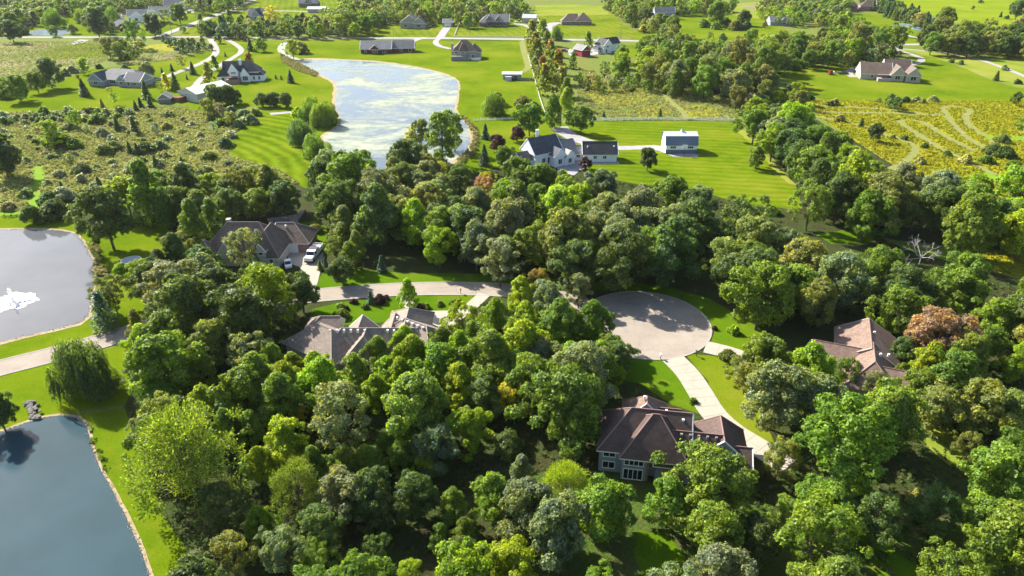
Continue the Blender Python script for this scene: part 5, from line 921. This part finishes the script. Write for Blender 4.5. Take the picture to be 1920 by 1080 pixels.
fill(PL("1380 460 1450 440 1560 470 1700 490 1800 500 1900 530 1980 545 1980 640 1880 625 1830 640 1800 580 1720 590 1660 580 1560 590 1490 600 1420 590 1370 540"), "oooooa", "GGDSGOG", (8, 14), .6, 16)
fill(PL("1400 215 1460 215 1520 235 1570 275 1640 280 1680 300 1700 340 1650 380 1560 380 1500 350 1480 300 1430 260"), "ooom", "GGSDGB", (8, 13), .6, 17)
fill(PL("1480 350 1560 370 1650 370 1700 345 1800 345 1980 350 1980 450 1900 440 1800 440 1700 430 1600 425 1500 405"), "oooam", "DGOSBGO", (9, 14), .62, 18)
fill(PL("1200 135 1250 115 1300 95 1400 92 1480 90 1560 66 1660 74 1690 95 1650 108 1560 110 1500 113 1440 140 1470 175 1400 195 1340 165 1280 160 1210 150"), "okomakb", "GGOOSBG", (7, 12), .6, 19, 6, .05)
fill(PL("1380 170 1470 175 1520 190 1480 200 1440 215 1380 205"), "baob", "OSGDKB", (4, 8), .65, 20, 3)
fill(PL("225 355 300 330 400 335 470 325 560 340 590 370 575 410 500 390 440 395 420 380 300 385 240 380"), "ooamc", "DGSODB", (7, 11), .6, 22)
fill(PL("245 440 310 420 330 440 300 470 250 470"), "a", "OG", (6, 8), .7, 23)
fill(PL("640 -10 800 -5 850 6 960 -8 985 20 900 30 880 40 820 30 790 35 720 30 690 48 640 66 590 66 560 52 600 40 640 20"), "oakkm", "GGSOOBG", (6.5, 10.5), .62, 24, 6)
fill(PL("-60 -20 230 -20 320 -6 260 14 170 22 120 20 60 35 -60 45"), "oaom", "DSGSG", (7.5, 11), .62, 25, 6); fill(PL("340 -14 470 -16 440 8 360 14"), "oam", "DGS", (8, 12), .65, 26)
fill(PL("365 44 400 50 470 56 520 52 560 58 620 60 600 68 500 67 440 66 370 64"), "bero", "DDTG", (5, 9), .55, 27, 3); fill(PL("420 40 480 46 520 44 570 40 620 50 600 58 540 58 460 52"), "oam", "GDO", (6, 9), .8, 28, 4)
fill(PL("1130 0 1180 6 1220 40 1260 60 1290 75 1250 72 1190 40 1150 20"), "obao", "GODOG", (6, 12), .62, 29, 5); fill(PL("1180 8 1320 4 1380 14 1300 22 1220 18"), "oacb", "GOOBG", (5, 10), .55, 30, 4)
fill(PL("1440 -8 1580 -12 1600 4 1560 30 1600 30 1590 44 1540 40 1500 30 1440 10"), "oaom", "GOGSB", (6.5, 10.5), .6, 31, 6); fill(PL("1420 20 1520 22 1520 38 1480 40 1440 30"), "ao", "OGB", (7, 10), .7, 32, 5)
fill(PL("1610 -10 1660 -2 1720 24 1765 46 1700 36 1640 12"), "seo", "DTDG", (5, 8), .6, 33, 5); fill(PL("1740 68 1800 62 1880 60 1980 62 1980 88 1900 88 1800 86 1745 82"), "ooak", "DGOOG", (8, 12), .58, 34, 7, .12)
fill(PL("1905 78 1980 70 1980 110 1910 96"), "ka", "YOO", (8, 12), .6, 35, 6)
fill(PL("1080 150 1110 140 1200 140 1260 150 1240 165 1180 160 1110 165"), "bao", "OGKG", (3, 7), .8, 36, 3); fill(PL("1130 90 1200 85 1260 100 1240 130 1160 130"), "oam", "GGOB", (8, 12), .7, 37, 6)
fill(PL("195 80 245 82 265 95 240 106 200 100"), "oab", "GOD", (7, 12), .7, 38, 5); fill(PL("300 72 385 74 385 92 345 96 320 84"), "be", "DTG", (3, 6), .9, 39, 2)
fill(PL("225 74 270 72 275 82 230 84"), "ob", "GD", (6, 9), .7, 40, 4)
# scrub meadow shrubs
SCRUB = PL("-40 218 60 212 200 206 300 208 420 222 475 212 470 228 440 252 424 272 430 296 400 320 330 330 240 340 150 360 90 372 60 392 -40 398")
fill(PL("0 214 100 205 200 204 250 206 180 222 60 224 0 226"), "bbbbbbb", "SSFFGD", (3.0, 6.0), .8, 41, 2); fill(PL("400 205 480 205 470 225 430 235 380 215"), "bbba", "SKGO", (4, 7), .6, 42, 2)
fill(SCRUB, "bbbbbbbbbba", "FFSSKFSGLOFS", (2.2, 7.0), 1.75, 43, 2)
fill(PL("200 330 330 320 430 300 470 318 400 345 250 352 190 350"), "abba", "LKOGS", (3.5, 6.5), 1.5, 44, 3)
many("b D 270 280 36;a B 95 250 44;b D 110 265 44;b S 215 275 32;s D 242 278 16;s D 256 280 16;s G 290 302 18;b F 250 315 34;b S 155 316 34;s G 185 345 22;a B 140 222 26;b D 180 228 24;s D 218 233 18;s D 250 235 24;s D 340 302 14;b S 300 275 24;s D 115 350 15;b D 90 372 36;o G 22 330 10;b D 46 365 24;b S 145 320 26;d K 228 345 26")
fill(PL('1190 900 1960 880 1960 1110 1190 1110'), 'oma', 'GGDSG', (6, 10), .72, 51)
fill(PL('330 860 1150 860 1150 1110 330 1110'), 'oma', 'GGDSB', (6, 9.5), .7, 52)
# understorey inside the near woods
fill(PL("330 880 700 880 900 820 1120 780 1150 860 1000 900 900 980 880 1060 700 1080 460 1080 370 1000"), "ba", "DDG", (3.5, 7), .85, 45, 3); fill(PL("1480 930 1620 900 1760 900 1800 1000 1700 1060 1560 1060 1480 1000"), "ba", "DDGO", (3.5, 7), .9, 46, 3); fill(PL("1540 600 1700 600 1800 660 1840 720 1760 720 1700 690"), "b", "DG", (3, 5), 1.3, 47, 2)

def blocked(t):
    return False
ORD = ["nearest", "second nearest", "third nearest", "fourth nearest", "fifth nearest", "sixth nearest", "seventh nearest", "eighth nearest", "ninth nearest", "tenth nearest", "eleventh nearest", "twelfth nearest", "thirteenth nearest", "fourteenth nearest", "fifteenth nearest", "sixteenth nearest", "seventeenth nearest", "eighteenth nearest", "nineteenth nearest", "twentieth nearest"]
TREES = [t for t in TREES if t['w'] > 3]
bins = {}
for t in TREES:
    best = min(LANDMARKS, key=lambda L: ((L[0] - t['px']) ** 2 + ((L[1] - t['py']) * 1.5) ** 2) + (0 if math.hypot(L[0] - t['px'], L[1] - t['py']) > 4 else 1e9)); dx, dy = t['px'] - best[0], t['py'] - best[1]
    side = ("right of" if dx > 0 else "left of") if abs(dx) > 1.3 * abs(dy) else ("in front of" if dy > 0 else "behind")
    sz = "small" if t['W'] < 4 else "broad" if t['W'] > 11.5 else "medium"
    adj = COLS[t['c']][1] + (" partly turned" if t['tip'] and t['c'] != 'R' else "")
    t['q'] = (sz, adj, NOUN[t['k']], side, best[2]); t['d'] = math.hypot(dx, dy); bins.setdefault(t['q'], []).append(t)
for q, L in bins.items():
    L.sort(key=lambda t: t['d'])
    for i, t in enumerate(L):
        base = f"{q[0]} {q[1]} {q[2]}"
        t['lab'] = f"{base} {q[3]} the {q[4]}" if len(L) == 1 else f"{base}, {ORD[min(i, 19)]} such {q[3]} the {q[4]}"
if SC.get("tree_hue") is None: trnd = random.Random(4)
for t in TREES:
    if t['k'] == 'c' and 960 < t['px'] < 1075 and t['py'] < 190: t['W'] *= 1.28
GROUPS = {'b': "shrubs", 'o': "oaks", 'm': "maples"}
for t in TREES:
    kd = t['k']; far = t['w'] < 26; v = trnd.randrange(NVAR[kd] if not far else min(2, NVAR[kd])); lm, tmesh = tpl(kd, v, far and kd != 'd')
    nm = KINDS[kd][0]; b = Vector(COLS[t['c']][0]); j = trnd.uniform(.82, 1.2); col_ = (b.x * j * trnd.uniform(.88, 1.15), b.y * j, b.z * j * trnd.uniform(.85, 1.15), 1 - t['tip'])
    W = t['W']; s = (W * trnd.uniform(.94, 1.06), W * trnd.uniform(.94, 1.06), W * trnd.uniform(.93, 1.08)); rz = trnd.uniform(0, 6.28)
    if far and lm is not None and kd != 'd':
        o = link(nm, lm, None, (t['x'], t['y'], 0), rz, s); o.color = col_; tag(o, t['lab'], CATS.get(kd, "tree"), f"{NOUN[kd]} plants near the {t['q'][4]}")
    else:
        r = thing(nm, t['lab'], CATS.get(kd, "tree"), (t['x'], t['y'], 0), rz, f"{NOUN[kd]} plants near the {t['q'][4]}"); r.scale = s
        if lm is not None: c_ = link("crown", lm, r); c_.color = col_
        if tmesh is not None and len(tmesh.vertices): link("trunk" if kd not in 'bv' else "stem", tmesh, r)

# ---------------------------------------------------------------- ground cover nobody could count
def tufts(name, polys, dens, smin, smax, mat, seed, h=1.0, excl=True, hm=0.0, leaves=5):
    rr = np.random.default_rng(seed); Qs = []
    for px in polys:
        w = [P(x, y) for x, y in px]; xy = [(p.x, p.y) for p in w]; xs = [p[0] for p in xy]; ys = [p[1] for p in xy]; area = (max(xs) - min(xs)) * (max(ys) - min(ys)); n = int(area * dens); C = []
        X = rr.uniform(min(xs), max(xs), n); Y = rr.uniform(min(ys), max(ys), n)
        def mask(poly):
            a = np.array(poly); c = np.zeros(len(X), bool); j = len(a) - 1
            for i in range(len(a)):
                cond = ((a[i, 1] > Y) != (a[j, 1] > Y)) & (X < (a[j, 0] - a[i, 0]) * (Y - a[i, 1]) / (a[j, 1] - a[i, 1] + 1e-12) + a[i, 0]); c ^= cond; j = i
            return c
        ok = mask(xy)
        if excl:
            for rd in ROADS: ok &= ~mask(rd)
            for nme in ("lake_water", "pond_water", "driveway", "cul_de_sac"):
                for q in POLYS.get(nme, []): ok &= ~mask(q)
        X, Y = X[ok], Y[ok]; k = leaves; n = len(X)
        if not n: continue
        sz = rr.uniform(smin, smax, n); base = np.repeat(np.stack([X, Y, np.zeros(n)], 1), k, 0); S_ = np.repeat(sz, k); d = sph(rr, n * k); d[:, 2] = np.abs(d[:, 2]) * .9 + .25
        Cc = base + d * (S_ * .55)[:, None] * np.array([1, 1, h]); quads(Qs, Cc, d + rr.normal(0, .5, (n * k, 3)), 1.0, rr, .6); Qs[-1] = Cc[:, None, :] + (Qs[-1] - Cc[:, None, :]) * (S_ * .42)[:, None, None]; Qs[-1][:, :, 2] = np.maximum(Qs[-1][:, :, 2], .02)
    me = leaf_mesh(name, Qs, mat); o = D.objects.new(name, me); COL.objects.link(o); kind(o, 'stuff'); return len(me.polygons)
NT_ = 0
NT_ += tufts("goldenrod_plants", [PL("1478 189 1925 190 1925 425 1840 350 1700 325 1650 295 1560 235"), PL("1785 459 1850 469 1930 485 1930 520 1890 517 1820 490")], 1.3, .5, 1.0, "tufts_gold", 1, leaves=4)
NT_ += tufts("meadow_plants", [PL("0 214 60 209 200 205 330 204 420 214 480 208 470 225 440 250 425 270 428 292 470 305 520 318 560 345 480 345 330 335 200 350 90 372 80 395 0 400")], 1.5, .5, 1.3, "tufts_scrub", 2, leaves=4)
NT_ += tufts("rough_grass_plants", [PL("1085 128 1130 145 1200 150 1250 152 1320 172 1385 190 1378 226 1110 226 1080 200")], .9, .5, 1.2, "tufts_scrub", 3, leaves=4)
NT_ += tufts("field_plants", [PL("0 78 230 78 225 104 170 125 100 135 0 165"), PL("235 106 385 93 330 112 240 124")], .5, .5, 1.2, "tufts_scrub", 11, .7, leaves=4)
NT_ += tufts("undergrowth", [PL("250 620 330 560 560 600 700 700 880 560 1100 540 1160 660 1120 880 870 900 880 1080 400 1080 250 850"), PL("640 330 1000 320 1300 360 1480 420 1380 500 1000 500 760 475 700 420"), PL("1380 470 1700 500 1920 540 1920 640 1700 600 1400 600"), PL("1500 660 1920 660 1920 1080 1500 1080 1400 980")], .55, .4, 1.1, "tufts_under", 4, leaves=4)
NT_ += tufts("reeds", [PL("858 298 878 285 888 262 884 244 868 226 874 222 894 244 898 264 890 290 864 308"), PL("525 100 545 112 575 128 600 138 590 144 560 134 530 118"), PL("168 462 182 495 190 495 186 470 176 458"), PL("172 500 186 498 204 510 200 520 176 520")], 2.2, .6, 1.5, "tufts_reed", 5, 1.4, leaves=5)
NT_ += tufts("wall_of_low_weeds", [PL("120 800 160 800 175 840 195 882 205 882 182 838 168 798"), PL("0 405 110 404 110 409 0 410")], 2.0, .3, .9, "tufts_green", 6)
print("trees", len(TREES), "tuft faces", NT_, "objects", len(D.objects))

# ---------------------------------------------------------------- thin air between here and the far fields
hb = MB(); hb.box(-4300, 4300, -1300, 5300, -1.0, 77.0); hz = kind(hb.build("haze", "foam_white"), "stuff")
air = D.materials.new("haze_air"); air.use_nodes = True; hn = air.node_tree.nodes; hn.remove(hn["Principled BSDF"])
pv = hn.new("ShaderNodeVolumePrincipled"); pv.inputs['Density'].default_value = 0.00003; pv.inputs['Color'].default_value = (.93, .96, 1, 1); pv.inputs['Anisotropy'].default_value = 0.2
air.node_tree.links.new(pv.outputs[0], hn["Material Output"].inputs['Volume']); hz.data.materials.clear(); hz.data.materials.append(air)
